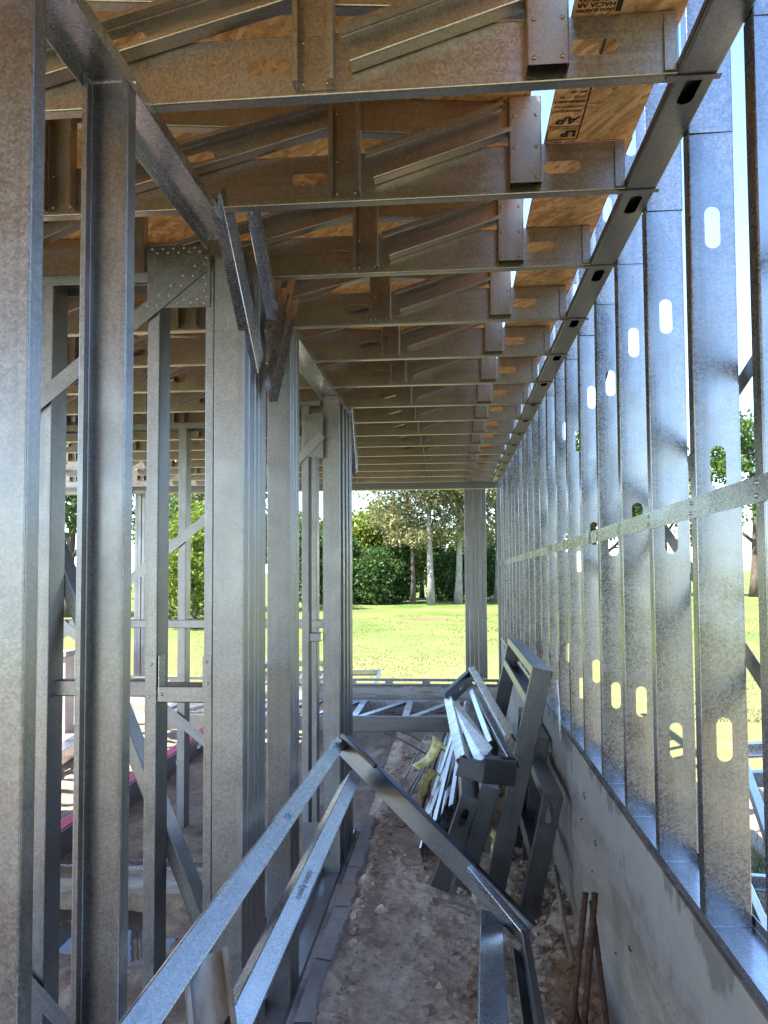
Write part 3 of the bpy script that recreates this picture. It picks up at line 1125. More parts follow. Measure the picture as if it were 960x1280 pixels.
e0 = eave(-3.2, -0.303, 'plain strand board eave strip unseen behind the viewer', 0.512, False)
e1 = eave(-0.3, 2.149, 'narrow strand board eave strip with black stencilled lettering', 0.512, False)
e2 = eave(2.152, 4.60, 'plain strand board eave strip with a red painted edge past the second truss', 0.512, True)
e3 = eave(4.603, 7.05, 'plain strand board eave strip in the middle of the corridor', 0.512, True)
e4 = eave(7.053, 9.45, 'plain strand board eave strip at the far end of the corridor', 0.512, True)


def stencil(parent, body, x_right, y_top, size, bold=0.0, shear=0.0, z=ez - 0.0012):
    """lettering on the underside of a board: reads upside down from below, first line is the farthest"""
    me = text_mesh(body, size, bold, shear)
    wmax = max(v.co.x for v in me.vertices)
    if wmax > x_right - 0.277:
        k = (x_right - 0.277) / wmax
        for v in me.vertices:
            v.co.x *= k
    M = Matrix(((-1, 0, 0, x_right), (0, 1, 0, y_top), (0, 0, -1, z), (0, 0, 0, 1)))
    return link('stencil_lettering', me, INK, parent, M)


stencil(e1, 'LP', 0.352, 2.098, 0.040, 0.0022)
stencil(e1, 'SOUTHERN YELLOW', 0.353, 2.082, 0.010, 0.0002)
stencil(e1, 'AP', 0.352, 2.032, 0.046, 0.0016, 0.3)
yy = 2.016
for body, sz, bd in (('TAMAÑO DE LUZ  24/16', 0.0115, .0004), ('PARA CUBIERTA DE TECHO', 0.0095, .0002), ('EXPOSICION 1', 0.0125, .0006), ('PS 2-04   11.1 MM', 0.0085, .0002), ('PRP 108', 0.012, .0003),
                     ('LADO RUGOSO ARRIBA', 0.0105, .0003), ('GRADO DE CALIDAD', 0.0110, .0004), ('MANTENER SECO', 0.0135, .0006), ('USO ESTRUCTURAL', 0.0125, .0005)):
    yy -= sz * 1.25
    stencil(e1, body, 0.352 if sz > .01 else 0.35, yy, sz, bd)
    yy -= 0.007
box('stencil_rule', (0.2735, 2.0745, ez - 0.0016), (0.358, 2.0765, ez - 0.0008), INK, e1, 0)
box('stencil_rule', (0.357, 1.70, ez - 0.0017), (0.3605, 2.140, ez - 0.0009), INK, e1, 0)
box('stencil_rule', (0.2735, 2.091 - 0.002, ez - 0.0018), (0.2755, 2.140, ez - 0.0010), INK, e1, 0)
box('stencil_rule', (0.276, 2.138, ez - 0.0019), (0.357, 2.140, ez - 0.0011), INK, e1, 0)
yy = 1.646
for body, sz in (('LADO RUGOSO', 0.013), ('HACIA AR', 0.0185), ('ESTABILIZA', 0.0175), ('HUMEDAD AM', 0.0125), ('ANTES DE I', 0.0175), ('INSTALAR', 0.0175)):
    yy -= sz * 0.72 + 0.0022
    stencil(e1, body, 0.3595, yy, sz, 0.0006)
    yy -= 0.0022
box('stencil_band', (0.362, 1.40, ez - 0.0017), (0.374, 1.646, ez - 0.0009), INK, e1, 0)

# ================================================================== LEANING PANEL IN THE CORRIDOR
pn = thing('leaning_wall_module', 'unfixed steel panel frame leaning across the corridor, its bars crossing the soil path', 'steel frame', (0.2, 3.2, -0.03))
up = V((-0.80, 0, 0.60)).normalized()
# upper rail, second rail, end track, lower rails
A = V((-0.585, 4.02, 0.775))
member('rail', pn, A + V((0.0, 0.02, 0)), (-0.575, 0.80, 0.845), (-0.62, 0, -0.78), 0.064, 0.04, 0.012, mat=GALV_BRIGHT)
member('rail', pn, (-0.485, 3.86, 0.648), (-0.475, 0.80, 0.665), (-0.62, 0, -0.78), 0.060, 0.10, 0.012, mat=GALV_BRIGHT)
member('end_track', pn, (-0.59, 4.03, 0.76), (0.315, 3.48, 0.065), (0.30, 0.9, -0.05), 0.100, 0.045, 0, mat=GALV_SHADED)
member('end_track', pn, (-0.58, 4.005, 0.798), (-0.40, 3.905, 0.668), (0.45, 0.2, 0.75), 0.05, 0.02, 0, mat=GALV_DULL)
member('track_tip', pn, (0.075, 3.63, 0.305), (0.335, 3.44, 0.065), (-0.5, 0.4, -0.6), 0.052, 0.03, 0, mat=GALV_BRIGHT)
member('rail', pn, (0.165, 3.66, 0.085), (0.05, 0.9, 0.30), (-0.12, 0, -1), 0.098, 0.04, 0.012, mat=GALV_BRIGHT)
member('rail', pn, (0.295, 3.46, 0.045), (0.265, 0.9, 0.045), (-0.85, 0, 0.5), 0.09, 0.035, 0.012, mat=GALV_DULL)
member('stub', pn, (-0.572, 1.765, 0.782), (-0.475, 1.60, 0.50), (0.35, -0.93, -0.1), 0.10, 0.045, 0.012, mat=RUSTY_GALV)
# inkjet marking on the rails: runs along the rail towards the viewer, upside down
fn = V((0.62, 0, 0.78))


def rail_text(body, p0, size, mat, along):
    me = text_mesh(body, size, 0.0002)
    z = V(fn).normalized()
    x = V(along).normalized()
    x = (x - z * x.dot(z)).normalized()
    y = z.cross(x)
    M = Matrix((x, y, z)).transposed().to_4x4()
    M.translation = V(p0) + z * 0.0022
    link('printed_text', me, mat, pn, M)


rail_text('PGU 100 x 0', (-0.581 - 0.0086, 2.72, 0.8035 + 0.0068), 0.034, FAINT_INK, (0, -1, 0.02))
rail_text('Industria Argentina', (-0.4805 - 0.007, 2.60, 0.655 + 0.0056), 0.030, FAINT_INK, (0, -1, 0.0))

# ================================================================== STACK OF FRAMES
def lean_frame(label, bx, bz, tx, tz, y0, y1, w=0.1, rails=(0.2,), slots=(), mat=None, top_slots=False, group='frames leaning on the stem wall'):
    t = thing('framing_module', label, 'steel frame', (bx, (y0 + y1) / 2, bz), group)
    b0, t0 = V((bx, y0, bz)), V((tx, y0, tz))
    l = (t0 - b0)
    L = l.length
    l /= L
    n = V((l.z, 0, -l.x))
    dy = V((0, y1 - y0, 0))
    member('leg', t, b0, t0, (0, 1, 0), w, 0.04, 0.012, slots, mat=mat or GALV_SHADED)
    member('leg', t, b0 + dy, t0 + dy, (0, -1, 0), w, 0.04, 0.012, mat=mat or GALV_SHADED)
    member('rail', t, t0 + l * 0.002 + V((0, -0.002, 0)), t0 + l * 0.002 + dy + V((0, 0.002, 0)), -l, w + 0.004, 0.04, 0, [0.2 + 0.33 * i for i in range(8)] if top_slots else (), slot_len=0.07, slot_w=0.012, mat=GALV)
    for r in rails:
        p = b0 + l * (L - r)
        member('rail', t, p + V((0, 0.004, 0)), p + dy - V((0, 0.004, 0)), l, w - 0.004, 0.045, 0.012, mat=GALV)
    return t


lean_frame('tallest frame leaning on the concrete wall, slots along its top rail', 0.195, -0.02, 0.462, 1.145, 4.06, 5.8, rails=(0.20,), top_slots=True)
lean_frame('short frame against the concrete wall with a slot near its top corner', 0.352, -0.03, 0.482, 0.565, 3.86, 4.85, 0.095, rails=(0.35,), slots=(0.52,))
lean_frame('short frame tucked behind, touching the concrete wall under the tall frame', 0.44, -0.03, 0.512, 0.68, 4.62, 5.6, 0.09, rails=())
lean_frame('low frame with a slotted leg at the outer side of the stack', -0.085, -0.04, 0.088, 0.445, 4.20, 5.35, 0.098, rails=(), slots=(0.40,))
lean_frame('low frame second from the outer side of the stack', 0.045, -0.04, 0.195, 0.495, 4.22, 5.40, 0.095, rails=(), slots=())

tf = thing('framing_module', 'open frame lying tilted on top of the stack, shiny inner plate showing', 'steel frame', (0.1, 4.8, 0.6), 'frames leaning on the stem wall')
member('rail', tf, (-0.042, 5.8, 0.715), (0.033, 3.97, 0.715), (0.55, 0, -0.84), 0.06, 0.04, 0.01, mat=GALV_BRIGHT)
member('rail', tf, (0.15, 6.45, 0.86), (0.280, 3.93, 0.84), (0.25, 0, -0.97), 0.05, 0.045, 0.01, mat=GALV_BRIGHT)
member('rail', tf, (0.165, 6.1, 0.725), (0.300, 3.96, 0.705), (0.2, 0, -0.98), 0.045, 0.045, 0.01, mat=GALV_BRIGHT)
member('end_channel', tf, (-0.050, 5.80, 0.69), (0.145, 6.25, 0.80), (-0.6, 1, 0), 0.11, 0.04, 0.0, [0.30], slot_len=0.10, slot_w=0.03, mat=GALV_SHADED)
member('end_channel', tf, (0.020, 3.94, 0.675), (0.150, 3.94, 0.640), (0, 1, 0), 0.095, 0.05, 0.0, mat=GALV_SHADED)
member('end_channel', tf, (0.150, 3.935, 0.655), (0.31, 3.95, 0.64), (0, 1, 0.1), 0.13, 0.05, 0.0, mat=GALV_SHADED)
me = mesh('inner_plate', [(-0.005, 5.5, 0.715), (0.06, 5.4, 0.72), (0.205, 4.15, 0.722), (0.15, 3.99, 0.70), (0.11, 4.0, 0.68)], [(0, 1, 2), (0, 2, 3), (0, 3, 4)])
link('inner_plate', me, GALV_BRIGHT, tf, None, 0.002)

# loose studs on edge at the outer side
for i in range(11):
    xa = -0.20 + 0.021 * i
    z = -0.015 + 0.024 * i
    s = member('loose_stud', None, (xa, 4.62 + 0.07 * (i % 3) + 0.03 * i, z), (xa + 0.125, 7.55 + 0.1 * (i % 2), z + 0.02), (1, 0, 0.25), 0.080, 0.014, 0.005, mat=(GALV_BRIGHT, GALV, GALV_DULL)[i % 3])
    props(s, 'thin galvanised stud on edge in the outer pile, ' + ORD[i] + ' from the rusty bars', 'steel stud', 'thin studs beside the stack')
LS = [((-0.16, 4.95, 0.12), (0.10, 6.9, 0.40), 'pale thin strip laid across the top of the outer pile'), ((-0.12, 4.70, 0.16), (0.06, 6.3, 0.52), 'pale thin strip sloping up against the tilted frame'),
      ((-0.02, 4.55, 0.30), (0.10, 6.0, 0.66), 'bright thin strip standing between outer pile and tilted frame'), ((-0.19, 5.1, 0.06), (0.02, 7.3, 0.22), 'bright thin strip lowest on the outer pile'),
      ((0.20, 4.4, 0.70), (0.13, 5.9, 0.76), 'bright thin strip lying inside the tilted frame by the slotted studs')]
for a, b, lb in LS:
    s = member('metal_strip', None, a, b, (0.5, 0, -0.85), 0.034, 0.016, 0, mat=GALV_BRIGHT)
    props(s, lb, 'metal strip', 'thin strips in the pile')
for i, (a, b) in enumerate((((0.15, 4.75, 0.66), (0.18, 5.25, 0.70)), ((0.10, 4.80, 0.68), (0.10, 5.20, 0.72)))):
    s = member('loose_stud', None, a, b, (0, 0, -1), 0.085, 0.04, 0.012, [0.12, 0.38], mat=GALV_DULL, slot_len=0.06, slot_w=0.03)
    props(s, ('short slotted stud lying inside the tilted frame, next to the bright rail', 'short slotted stud lying inside the tilted frame, beside the shiny plate')[i], 'steel stud', 'studs inside the tilted frame')
s = strip('white_strip', None, (0.560, 4.15, 0.76), (0.566, 4.3, 1.06), (1, 0.2, 0), 0.02, 0.006, WHITEWASH)
props(s, 'thin white strip wedged between tallest leaning frame and the concrete wall', 'strip')
# rusty bars with yellow plastic
bars = [((-0.70, 7.95, 0.0), (-0.24, 6.65, 0.10)), ((-0.40, 5.45, -0.02), (-0.15, 7.2, 0.06)), ((-0.36, 5.35, 0.0), (-0.12, 7.3, 0.10)), ((-0.17, 5.25, 0.02), (-0.20, 6.5, 0.16)),
        ((-0.23, 5.2, 0.02), (-0.08, 7.2, 0.16)), ((-0.44, 5.6, -0.02), (-0.26, 7.6, 0.06)), ((-0.52, 7.9, 0.02), (-0.30, 7.2, 0.08))]
bl = ['rusty bar pointing away over the soil, tip free at the outer edge of the pile', 'thin bar lying lowest at the outer edge of the pile', 'bar lying under the yellow plastic scraps', 'steep rusty bar standing between the yellow scraps',
      'rusty bar leaning in the pile beside the thin studs', 'long dark bar running behind the yellow scraps', 'short bar crossing behind the pile on the soil']
for i, (a, b) in enumerate(bars):
    mid = (V(a) + V(b)) / 2 + V((0, 0, 0.01))
    o = rod('steel_bar', None, [a, mid, b], 0.011 if i in (3, 4) else 0.008, RUST if i in (0, 3, 4, 6) else GALV_DULL)
    props(o, bl[i], 'steel bar', 'bars lying beside the stack')


def scrap(loc, size, seed, label):
    rnd = random.Random(seed)
    n, mrow = 15, 4
    verts, faces = [], []
    p, ang = V((0, 0, 0)), rnd.uniform(-0.4, 0.4)
    path = []
    for i in range(n):
        path.append((p.copy(), ang))
        if i % 4 == 3:
            ang += rnd.uniform(-1.5, 1.5)
        ang += rnd.uniform(-0.22, 0.22)
        p = p + V((math.cos(ang), 0, math.sin(ang))) * size * 0.13
    for i, (q, an) in enumerate(path):
        for j in range(mrow):
            w_ = (j / (mrow - 1) - 0.5) * size * (0.46 + 0.06 * math.sin(i * 1.7 + seed))
            verts.append(q + V((0.012 * noise.noise(V((i * .5, j * .8, seed))) + 0.01 * math.sin(i * 2.3 + j), w_ + 0.25 * size * math.sin(i * 0.25 + seed), 0.02 * noise.noise(V((i * .6, j, seed + 5))))))
    for i in range(n - 1):
        for j in range(mrow - 1):
            a = i * mrow + j
            faces.append((a, a + 1, a + mrow + 1, a + mrow))
    M = Matrix.Translation(loc) @ Matrix.Rotation(rnd.uniform(0.6, 1.8), 4, 'Z') @ Matrix.Rotation(rnd.uniform(0.2, 0.9), 4, 'X')
    o = link('plastic_scrap', mesh('plastic_scrap', verts, faces, True), YELLOW, None, M, 0.0015)
    props(o, label, 'plastic scrap', 'yellow plastic scraps on the bars')


scrap((-0.22, 6.55, 0.19), 0.20, 1, 'crumpled yellow plastic scrap highest on the rusty bars')
scrap((-0.26, 5.95, 0.14), 0.20, 2, 'yellow plastic scrap draped over the bars at the outer edge')
scrap((-0.10, 5.75, 0.15), 0.21, 3, 'pale yellow plastic scrap caught beside the thin studs')
scrap((-0.25, 5.5, 0.06), 0.14, 5, 'small yellow plastic scrap lowest among the bars')
scrap((-0.12, 5.45, 0.05), 0.16, 6, 'yellow plastic scrap hanging below the pale one')
scrap((0.30, 4.55, 0.12), 0.20, 8, 'yellow-green plastic scrap in the gap behind the tallest frame leg')

# rebar stubs near the viewer
for i, (a, b, r, lb) in enumerate((((0.378, 2.78, -0.08), (0.455, 2.80, 0.53), 0.0105, 'rusty rebar stake leaning to the wall, first of the three from the path'),
                                   ((0.418, 2.76, -0.08), (0.487, 2.80, 0.53), 0.0115, 'thick rusty rebar stake in the middle of the three'),
                                   ((0.530, 2.74, -0.08), (0.480, 2.83, 0.49), 0.0095, 'rusty rebar stake standing closest to the concrete wall'))):
    p, q = V(a), V(b)
    N = 60
    path = [p.lerp(q, k / N) for k in range(N + 1)]
    rad = [r * (1.10 if k % 3 == 0 else 0.95) for k in range(N + 1)]
    o = rod('rebar_stake', None, path, rad, RUST)
    props(o, lb, 'rebar', 'rebar stakes by the stem wall')
o = rod('rebar_stake', None, [(0.445, 2.62, -0.05), (0.43, 2.75, 0.04), (0.42, 2.86, 0.12)], 0.009, RUST)
props(o, 'short bent rusty rebar low in the soil beside the stakes', 'rebar', 'rebar stakes by the stem wall')
o = rod('crusted_bar', None, [(0.500, 3.42, -0.03), (0.497, 3.7, 0.05), (0.498, 4.0, 0.17)], 0.012, PALE_STICK)
props(o, 'pale mortar-crusted bar lying in the soil against the concrete wall', 'bar')

# clods scattered on the corridor soil
def ico(sub=1):
    bm = bmesh.new()
    bmesh.ops.create_icosphere(bm, subdivisions=sub, radius=1)
    v = [tuple(x.co) for x in bm.verts]
    f_ = [tuple(y.index for y in x.verts) for x in bm.faces]
    bm.free()
    return v, f_


iv, if_ = ico(2)
rnd = random.Random(3)
cv, cf = [], []
for i in range(2600):
    near_edge = rnd.random()
    if near_edge < 0.45:
        x = rnd.uniform(-0.52, 0.55)
    elif near_edge < 0.65:
        x = -0.48 + abs(rnd.gauss(0, 0.05))
    else:
        x = 0.54 - abs(rnd.gauss(0, 0.12))
    y = 1.9 + 5.5 * rnd.random() ** 1.4
    r = rnd.uniform(0.003, 0.008) * (1 + 3.2 * rnd.random() ** 7)
    if x > 0.33:
        r *= 1.5
    b = len(cv)
    sx, sy, sz = rnd.uniform(.7, 1.3), rnd.uniform(.7, 1.3), rnd.uniform(.5, .9)
    z0 = corridor_h(x, y) + r * 0.25
    sd_ = rnd.uniform(0, 99)
    for (a, b_, c_) in iv:
        k = 1 + 0.8 * noise.noise(V((a * 1.5 + sd_, b_ * 1.5, c_ * 1.5))) + 0.35 * noise.noise(V((a * 3.7 + sd_, b_ * 3.7, c_ * 3.7)))
        cv.append((x + a * r * sx * k, y + b_ * r * sy * k, z0 + c_ * r * sz * k))
    cf += [(b + p, b + q, b + s_) for (p, q, s_) in if_]
CL = NT('loose_clod_soil')
_g = CL.n('NewGeometry')
_c = CL.ramp(_g.outputs['Random Per Island'], (0.0, (0.24, 0.175, 0.13)), (0.7, (0.40, 0.305, 0.235)), (0.97, (0.47, 0.37, 0.29)), (0.99, (0.52, 0.47, 0.42)))
CL.out(_c, 0.95, 0.0, CL.bump(CL.noise(CL.vec(rnd=False), 90, 4), 0.5, 0.004), 0.2)
props(link('soil_clods', mesh('soil_clods', cv, cf, False), CL.m), kind='stuff')

# ================================================================== OUTSIDE THE RIGHT WALL
po = strip('prop_rod', None, (0.752, 2.12, -0.25), (0.752, 2.12, 1.93), (0, 1, 0), 0.018, 0.018, DARK_STEEL)
props(po, 'dark upright rod outside, seen through the slots of the second stud', 'rod')


def ladder(label, p, ux, uy, L, W, n, mat):
    t = thing('framing_module', label, 'steel frame', p, 'frames left in the sun outside')
    p, ux, uy = V(p), V(ux).normalized(), V(uy).normalized()
    nz = ux.cross(uy)
    if nz.z < 0:
        nz = -nz
    member('rail', t, p, p + ux * L, uy, 0.1, 0.04, 0.012, mat=mat)
    member('rail', t, p + uy * W, p + uy * W + ux * L, -uy, 0.1, 0.04, 0.012, mat=mat)
    for i in range(n):
        q = p + ux * (L * i / (n - 1))
        member('rung', t, q + uy * 0.01, q + uy * (W - 0.01), ux if i < n - 1 else -ux, 0.09, 0.04, 0.012, mat=mat)
    return t


ladder('bright frame propped in the sun outside, beyond the first stud gap', (1.25, 3.0, 0.30), (0.25, 1, 0.10), (1, -0.2, 0.12), 2.2, 0.8, 5, GALV_BRIGHT)
ladder('bright frame lying flat in the yard under the propped one', (1.15, 2.3, -0.12), (0.2, 1, 0.0), (1, -0.2, 0.02), 2.4, 0.9, 5, GALV_BRIGHT)
ladder('bright frame lying on the lawn behind the rear partition', (-3.6, 11.9, -0.18), (1, 0.15, 0), (0, 1, 0.10), 2.4, 1.0, 5, GALV_BRIGHT)
ladder('bright frame lying on the lawn past the far sill, behind the rear corridor posts', (-3.35, 12.6, -0.16), (1, 0.0, 0), (0, 1, 0.14), 1.2, 1.2, 4, GALV_BRIGHT)
# grass in the yard
rnd = random.Random(11)
gv, gf = [], []
for i in range(5200):
    cx_, cy_ = rnd.choice(((1.0, 2.35), (1.05, 2.2), (1.3, 2.6), (1.15, 4.6), (1.7, 3.4), (2.0, 5.0)))
    x, y = rnd.gauss(cx_, 0.20), rnd.gauss(cy_, 0.28)
    if x < 0.74:
        continue
    z = outside_h(x, y)
    h = rnd.uniform(0.04, 0.15)
    a = rnd.uniform(0, 6.28)
    dx, dy = math.cos(a) * 0.003, math.sin(a) * 0.003
    lx, ly = rnd.gauss(0, 0.035), rnd.gauss(0, 0.035)
    b = len(gv)
    gv += [(x - dx, y - dy, z), (x + dx, y + dy, z), (x + lx * .5 + dx * .7, y + ly * .5 + dy * .7, z + h * .6), (x + lx, y + ly, z + h)]
    gf += [(b, b + 1, b + 2), (b, b + 2, b + 3)]
props(link('weedy_grass', mesh('weedy_grass', gv, gf), GRASS), kind='stuff')
gv, gf = [], []
for i in range(26000):
    y = 10.4 + 24 * rnd.random() ** 1.6
    x = rnd.uniform(-0.62, 0.12) * y * 0.55 if i % 4 else rnd.uniform(0.35, 0.62) * y * 0.8
    if noise.noise(V((x * 0.6, y * 0.4, 4.2))) < -0.15 and rnd.random() < 0.8:
        continue
    z = lawn_h(x, y) - 0.01
    h = rnd.uniform(0.012, 0.04) * (1 + 0.02 * y)
    a = rnd.uniform(0, 6.28)
    wd = 0.005 + 0.0005 * y
    dx, dy = math.cos(a) * wd, math.sin(a) * wd
    b = len(gv)
    gv += [(x - dx, y - dy, z), (x + dx, y + dy, z), (x + rnd.gauss(0, .03), y + rnd.gauss(0, .03), z + h)]
    gf += [(b, b + 1, b + 2)]
props(link('lawn_grass', mesh('lawn_grass', gv, gf), GRASS), kind='stuff')
# bunker / bare patch on the lawn
vv, ff = [], []
for r_ in range(1, 7):
    for i in range(48):
        a = 2 * math.pi * i / 48
        rr = (1 + 0.12 * math.sin(3 * a + 1) + 0.07 * math.sin(7 * a)) * r_ / 6
        x_, y_ = -1.15 + 1.0 * rr * math.cos(a), 31.5 + 0.9 * rr * math.sin(a)
        vv.append((x_, y_, lawn_h(x_, y_) + 0.015 * (1.4 - r_ / 6)))
for r_ in range(5):
    for i in range(48):
        j = (i + 1) % 48
        ff.append((r_ * 48 + i, r_ * 48 + 48 + i, r_ * 48 + 48 + j, r_ * 48 + j))
ff.append(tuple(range(48)))
bp = link('bare_soil_patch', mesh('bare_soil_patch', vv, ff), soil('bare_patch_soil', (0.10, 0.07, 0.035), (0.16, 0.12, 0.06)))
props(bp, kind='structure')


# ================================================================== TREES
def crown_mesh(clumps, leaf, nleaf, seed, droop=0.0, inner=0.25):
    r = np.random.default_rng(seed)
    V_, F_ = [], []
    off = 0
    for (c, rad, share) in clumps:
        n = int(nleaf * share)
        dirs = r.normal(size=(n, 3))
        dirs /= np.linalg.norm(dirs, axis=1)[:, None]
        rr = (inner + (1 - inner) * r.random(n) ** 0.45)[:, None]
        rr *= (1 + 0.28 * np.sin(dirs[:, :1] * 5 + seed) * np.cos(dirs[:, 2:3] * 4 + dirs[:, 1:2] * 5))
        P = np.array(c) + dirs * rr * np.array(rad)
        s = leaf * (0.6 + 0.8 * r.random(n))
        t = r.normal(size=(n, 3))
        t[:, 2] -= droop
        t /= np.linalg.norm(t, axis=1)[:, None]
        u = np.cross(t, r.normal(size=(n, 3)))
        u /= np.linalg.norm(u, axis=1)[:, None]
        a = t * s[:, None]
        b = u * (s * 0.42)[:, None]
        q = np.stack([P - a, P + b, P + a, P - b], 1).reshape(-1, 3)
        V_.append(q)
        idx = np.arange(n * 4).reshape(n, 4) + off
        F_.append(idx)
        off += n * 4
    Vn, Fn = np.concatenate(V_), np.concatenate(F_)
    me = bpy.data.meshes.new('crown')
    me.vertices.add(len(Vn))
    me.vertices.foreach_set('co', Vn.ravel())
    me.loops.add(Fn.size)
    me.loops.foreach_set('vertex_index', Fn.ravel().astype(np.int32))
    me.polygons.add(len(Fn))
    me.polygons.foreach_set('loop_start', (np.arange(len(Fn)) * 4).astype(np.int32))
    me.polygons.foreach_set('loop_total', np.full(len(Fn), 4, np.int32))
    me.update(calc_edges=True)
    return me


def trunk_mesh(h, r0, seed, limbs, lean=0.0, fork=0.45):
    rnd = random.Random(seed)
    verts, faces = [], []

    def add(path, rad):
        v, f_ = tube_mesh(path, rad, 9)
        b = len(verts)
        verts.extend(v)
        faces.extend(tuple(i + b for i in q) for q in f_)
    P = []
    for i in range(9):
        t = i / 8
        P.append(V((lean * h * t ** 1.5 + 0.03 * h * math.sin(t * 5 + seed) * t, 0.02 * h * math.sin(t * 4 + seed * 2) * t, h * t)))
    R = [r0 * (1.35 if i == 0 else 1 - 0.8 * i / 8) for i in range(9)]
    add(P, R)
    tips = []
    for k in range(limbs):
        t = fork + (0.92 - fork) * k / max(1, limbs - 1)
        i = min(7, int(t * 8))
        p = P[i].lerp(P[i + 1], t * 8 - i)
        a = k * 2.4 + rnd.uniform(-.4, .4)
        L = h * (0.42 - 0.22 * t) * rnd.uniform(.8, 1.2)
        d = V((math.cos(a), math.sin(a), 0.75)).normalized()
        q = p + d * L * 0.5 + V((0, 0, 0.05 * L))
        e = p + d * L + V((0, 0, 0.25 * L))
        rr = r0 * (1 - 0.8 * t) * 0.62
        add([p, q, e], [rr, rr * .7, rr * .25])
        tips.append(e)
        for s_ in (-1, 1):
            d2 = V((math.cos(a + s_ * .8), math.sin(a + s_ * .8), 0.5)).normalized()
            e2 = q + d2 * L * 0.5
            add([q, q.lerp(e2, .5) + V((0, 0, .05)), e2], [rr * .5, rr * .35, rr * .12])
            tips.append(e2)
    return mesh('trunk', verts, faces, True), tips


def tree(name, label, cat, loc, h, r0, seed, leafmat, barkmat, nleaf, leaf, rad, limbs=7, fork=0.4, lean=0.0, droop=0.0, base_clumps=(), group=None, rz=0.0):
    t = thing(name, label, cat, loc, group)
    t.rotation_euler.z = rz
    me, tips = trunk_mesh(h, r0, seed, limbs, lean, fork)
    rnd = random.Random(seed + 50)
    o = link('trunk', me, barkmat)
    o.parent = t
    cl = [(tuple(p), tuple(rad * rnd.uniform(.7, 1.25) * k for k in (1, 1, 0.8)), 1.0) for p in tips]
    cl += list(base_clumps)
    tot = sum(c[2] for c in cl)
    cl = [(c, r_, s / tot) for c, r_, s in cl]
    o = link('crown', crown_mesh(cl, leaf, nleaf, seed, droop), leafmat)
    o.parent = t
    return t


ZG = -0.34
GT = 'trees along the edge of the lawn'
GUMC = [((-1.6, 0.2, 5.2), (1.3, 1.2, 1.0), 1.3), ((1.5, -0.5, 4.7), (1.2, 1.1, 1.0), 1.1), ((0.5, -0.9, 6.4), (1.5, 1.2, 1.1), 1.5), ((-0.9, -0.6, 3.9), (0.8, 0.8, 0.6), 0.5), ((2.3, 0.3, 6.2), (1.2, 1.1, 1.0), 1.0), ((-2.4, 0.1, 6.7), (1.2, 1.1, 0.9), 0.9)]
tree('gum_tree', 'tall gum tree with thick pale trunk, in front of the tree line', 'tree', (-1.25, 45.3, ZG), 13, 0.21, 3, LEAF_GUM, BARK_GUM, 19000, 0.115, 1.35, 9, 0.33, 0.02, 0.6, GUMC, group=GT)
tree('gum_tree', 'tall gum tree with forked pale base, beside the bundled far post', 'tree', (0.35, 46.5, ZG), 14, 0.22, 8, LEAF_GUM, BARK_GUM, 19000, 0.115, 1.5, 9, 0.30, 0.05, 0.6, GUMC, group=GT)
tree('gum_tree', 'slender gum tree with thin grey trunk beside the dark bushes', 'tree', (-2.35, 46.2, ZG), 12, 0.15, 14, LEAF_GUM, BARK_DARK, 15000, 0.11, 1.2, 8, 0.40, -0.03, 0.6, GUMC, group=GT)
tree('gum_tree', 'olive gum tree seen in the slit between far post and stud wall', 'tree', (3.0, 50, ZG), 13, 0.30, 21, LEAF_GUM, BARK_GUM, 19000, 0.115, 1.5, 9, 0.28, 0.03, 0.6, GUMC, group=GT)
for i, (x, y, h, lb) in enumerate(((-8.2, 45.5, 3.5, 'dark dense evergreen behind the two rear corridor posts'), (-6.6, 46.5, 3.3, 'dark evergreen at the left edge of the far opening'), (-5.0, 46.0, 2.3, 'dark evergreen second in the row of the far opening'),
                                   (-3.5, 47.5, 3.0, 'dark evergreen next to the slender gum trunk'), (-0.3, 51, 2.5, 'dark shrub between the two pale gum trunks'), (1.6, 52, 2.6, 'dark shrub right of the forked gum base'), (3.6, 54, 3.2, 'dark shrub low in the slit by the stud wall'))):
    tree('evergreen_tree', lb, 'tree', (x, y, ZG), h, 0.14, 30 + i, LEAF_DARK, BARK_DARK, 8500, 0.12, 0.9, 6, 0.12, 0, 0.2,
         [((0, 0, h * .28), (1.25, 1.1, h * .3), 5.0), ((0.4, 0, h * .6), (1.0, 0.9, h * .3), 3.0)], group=GT)
for i, (x, y, h, lm, lb) in enumerate(((-6.1, 51, 5.0, LEAF_LIME, 'lime green tree rising above the dark evergreens'), (-4.4, 52.5, 5.6, LEAF_LIME, 'yellow-green tree behind the slender gum'), (-8.6, 53, 4.8, LEAF_MID, 'mid green tree behind the rear corridor posts'),
                                       (-10.6, 50, 5.0, LEAF_MID, 'mid green tree seen in the slit left of rear posts'), (-2.2, 56, 4.4, LEAF_MID, 'green tree filling behind the two pale gums'), (1.5, 57, 4.8, LEAF_MID, 'green tree behind the forked gum'))):
    tree('broadleaf_tree', lb, 'tree', (x, y, ZG), h, 0.18, 60 + i, lm, BARK_DARK, 6500, 0.15, 1.15, 7, 0.3, 0, 0.1, [((0, 0, h * .62), (1.7, 1.5, h * .30), 4.0)], group=GT)
t = thing('cypress_tree', 'narrow pointed cypress poking above the far tree line', 'tree', (-5.6, 74, ZG), GT)
o = link('trunk', trunk_mesh(9.0, 0.2, 5, 3, 0, 0.2)[0], BARK_DARK)
o.parent = t
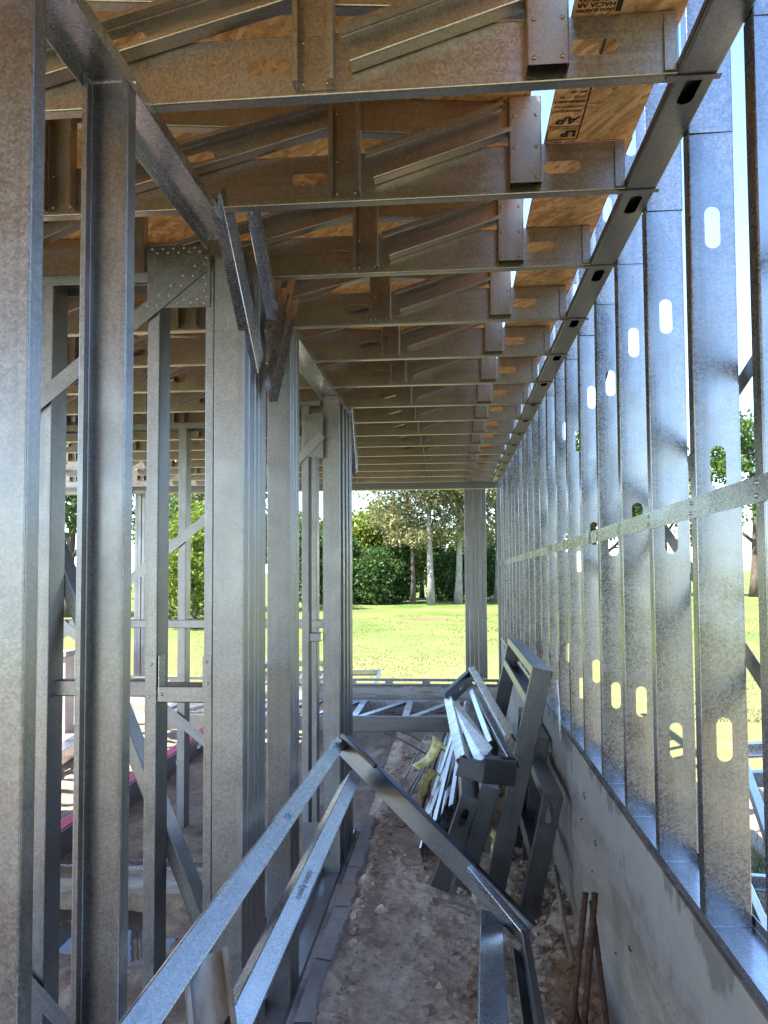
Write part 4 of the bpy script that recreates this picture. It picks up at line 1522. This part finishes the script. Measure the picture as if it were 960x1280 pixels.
cl = [((0, 0, 1.5 + i * 0.8), (0.85 * (1 - i / 11) + 0.1, 0.85 * (1 - i / 11) + 0.1, 0.8), 0.1) for i in range(10)]
o = link('crown', crown_mesh(cl, 0.13, 6000, 4), LEAF_CYP)
o.parent = t
tree('broadleaf_tree', 'sunny yellow-green bush seen through the room between posts', 'bush', (-9.0, 26.3, ZG), 3.6, 0.1, 77, LEAF_LIME, BARK_DARK, 7000, 0.10, 0.75, 7, 0.15, 0, 0.1, [((0, 0, 1.3), (1.3, 1.2, 1.0), 5.0)], group=GT)
tree('broadleaf_tree', 'tall hazy gum-like tree behind the sunny bush', 'tree', (-11.5, 38, ZG), 9, 0.22, 78, LEAF_GUM, BARK_GUM, 7500, 0.16, 1.3, 8, 0.3, 0, 0.4, group=GT)
tree('broadleaf_tree', 'rounded green bush beside the sunny yellow one', 'bush', (-11.2, 30, ZG), 4.2, 0.12, 79, LEAF_MID, BARK_DARK, 6500, 0.11, 0.9, 7, 0.15, 0, 0.1, [((0, 0, 1.5), (1.5, 1.3, 1.2), 5.0)], group=GT)
tree('broadleaf_tree', 'dark tree with visible trunk between the two nearest posts', 'tree', (-17.2, 33.4, ZG), 7.5, 0.28, 80, LEAF_DARK, BARK_DARK, 7000, 0.15, 1.25, 8, 0.35, 0.02, 0.1, group=GT)
tree('broadleaf_tree', 'pale leafy tree outside seen past the first right-hand stud', 'tree', (21.5, 57, ZG), 11, 0.35, 81, LEAF_MID, BARK_DARK, 8000, 0.2, 1.6, 8, 0.25, 0, 0.2, group=GT)
tree('broadleaf_tree', 'shady tree outside seen through slots of the second stud', 'tree', (16.0, 60, ZG), 10, 0.3, 82, LEAF_GUM, BARK_DARK, 8000, 0.2, 1.6, 8, 0.25, 0, 0.2, group=GT)
tree('broadleaf_tree', 'broad green tree outside seen through the slots in the middle of the stud wall', 'tree', (10.5, 58, ZG), 10, 0.3, 83, LEAF_MID, BARK_DARK, 8000, 0.2, 1.6, 8, 0.25, 0, 0.2, group=GT)
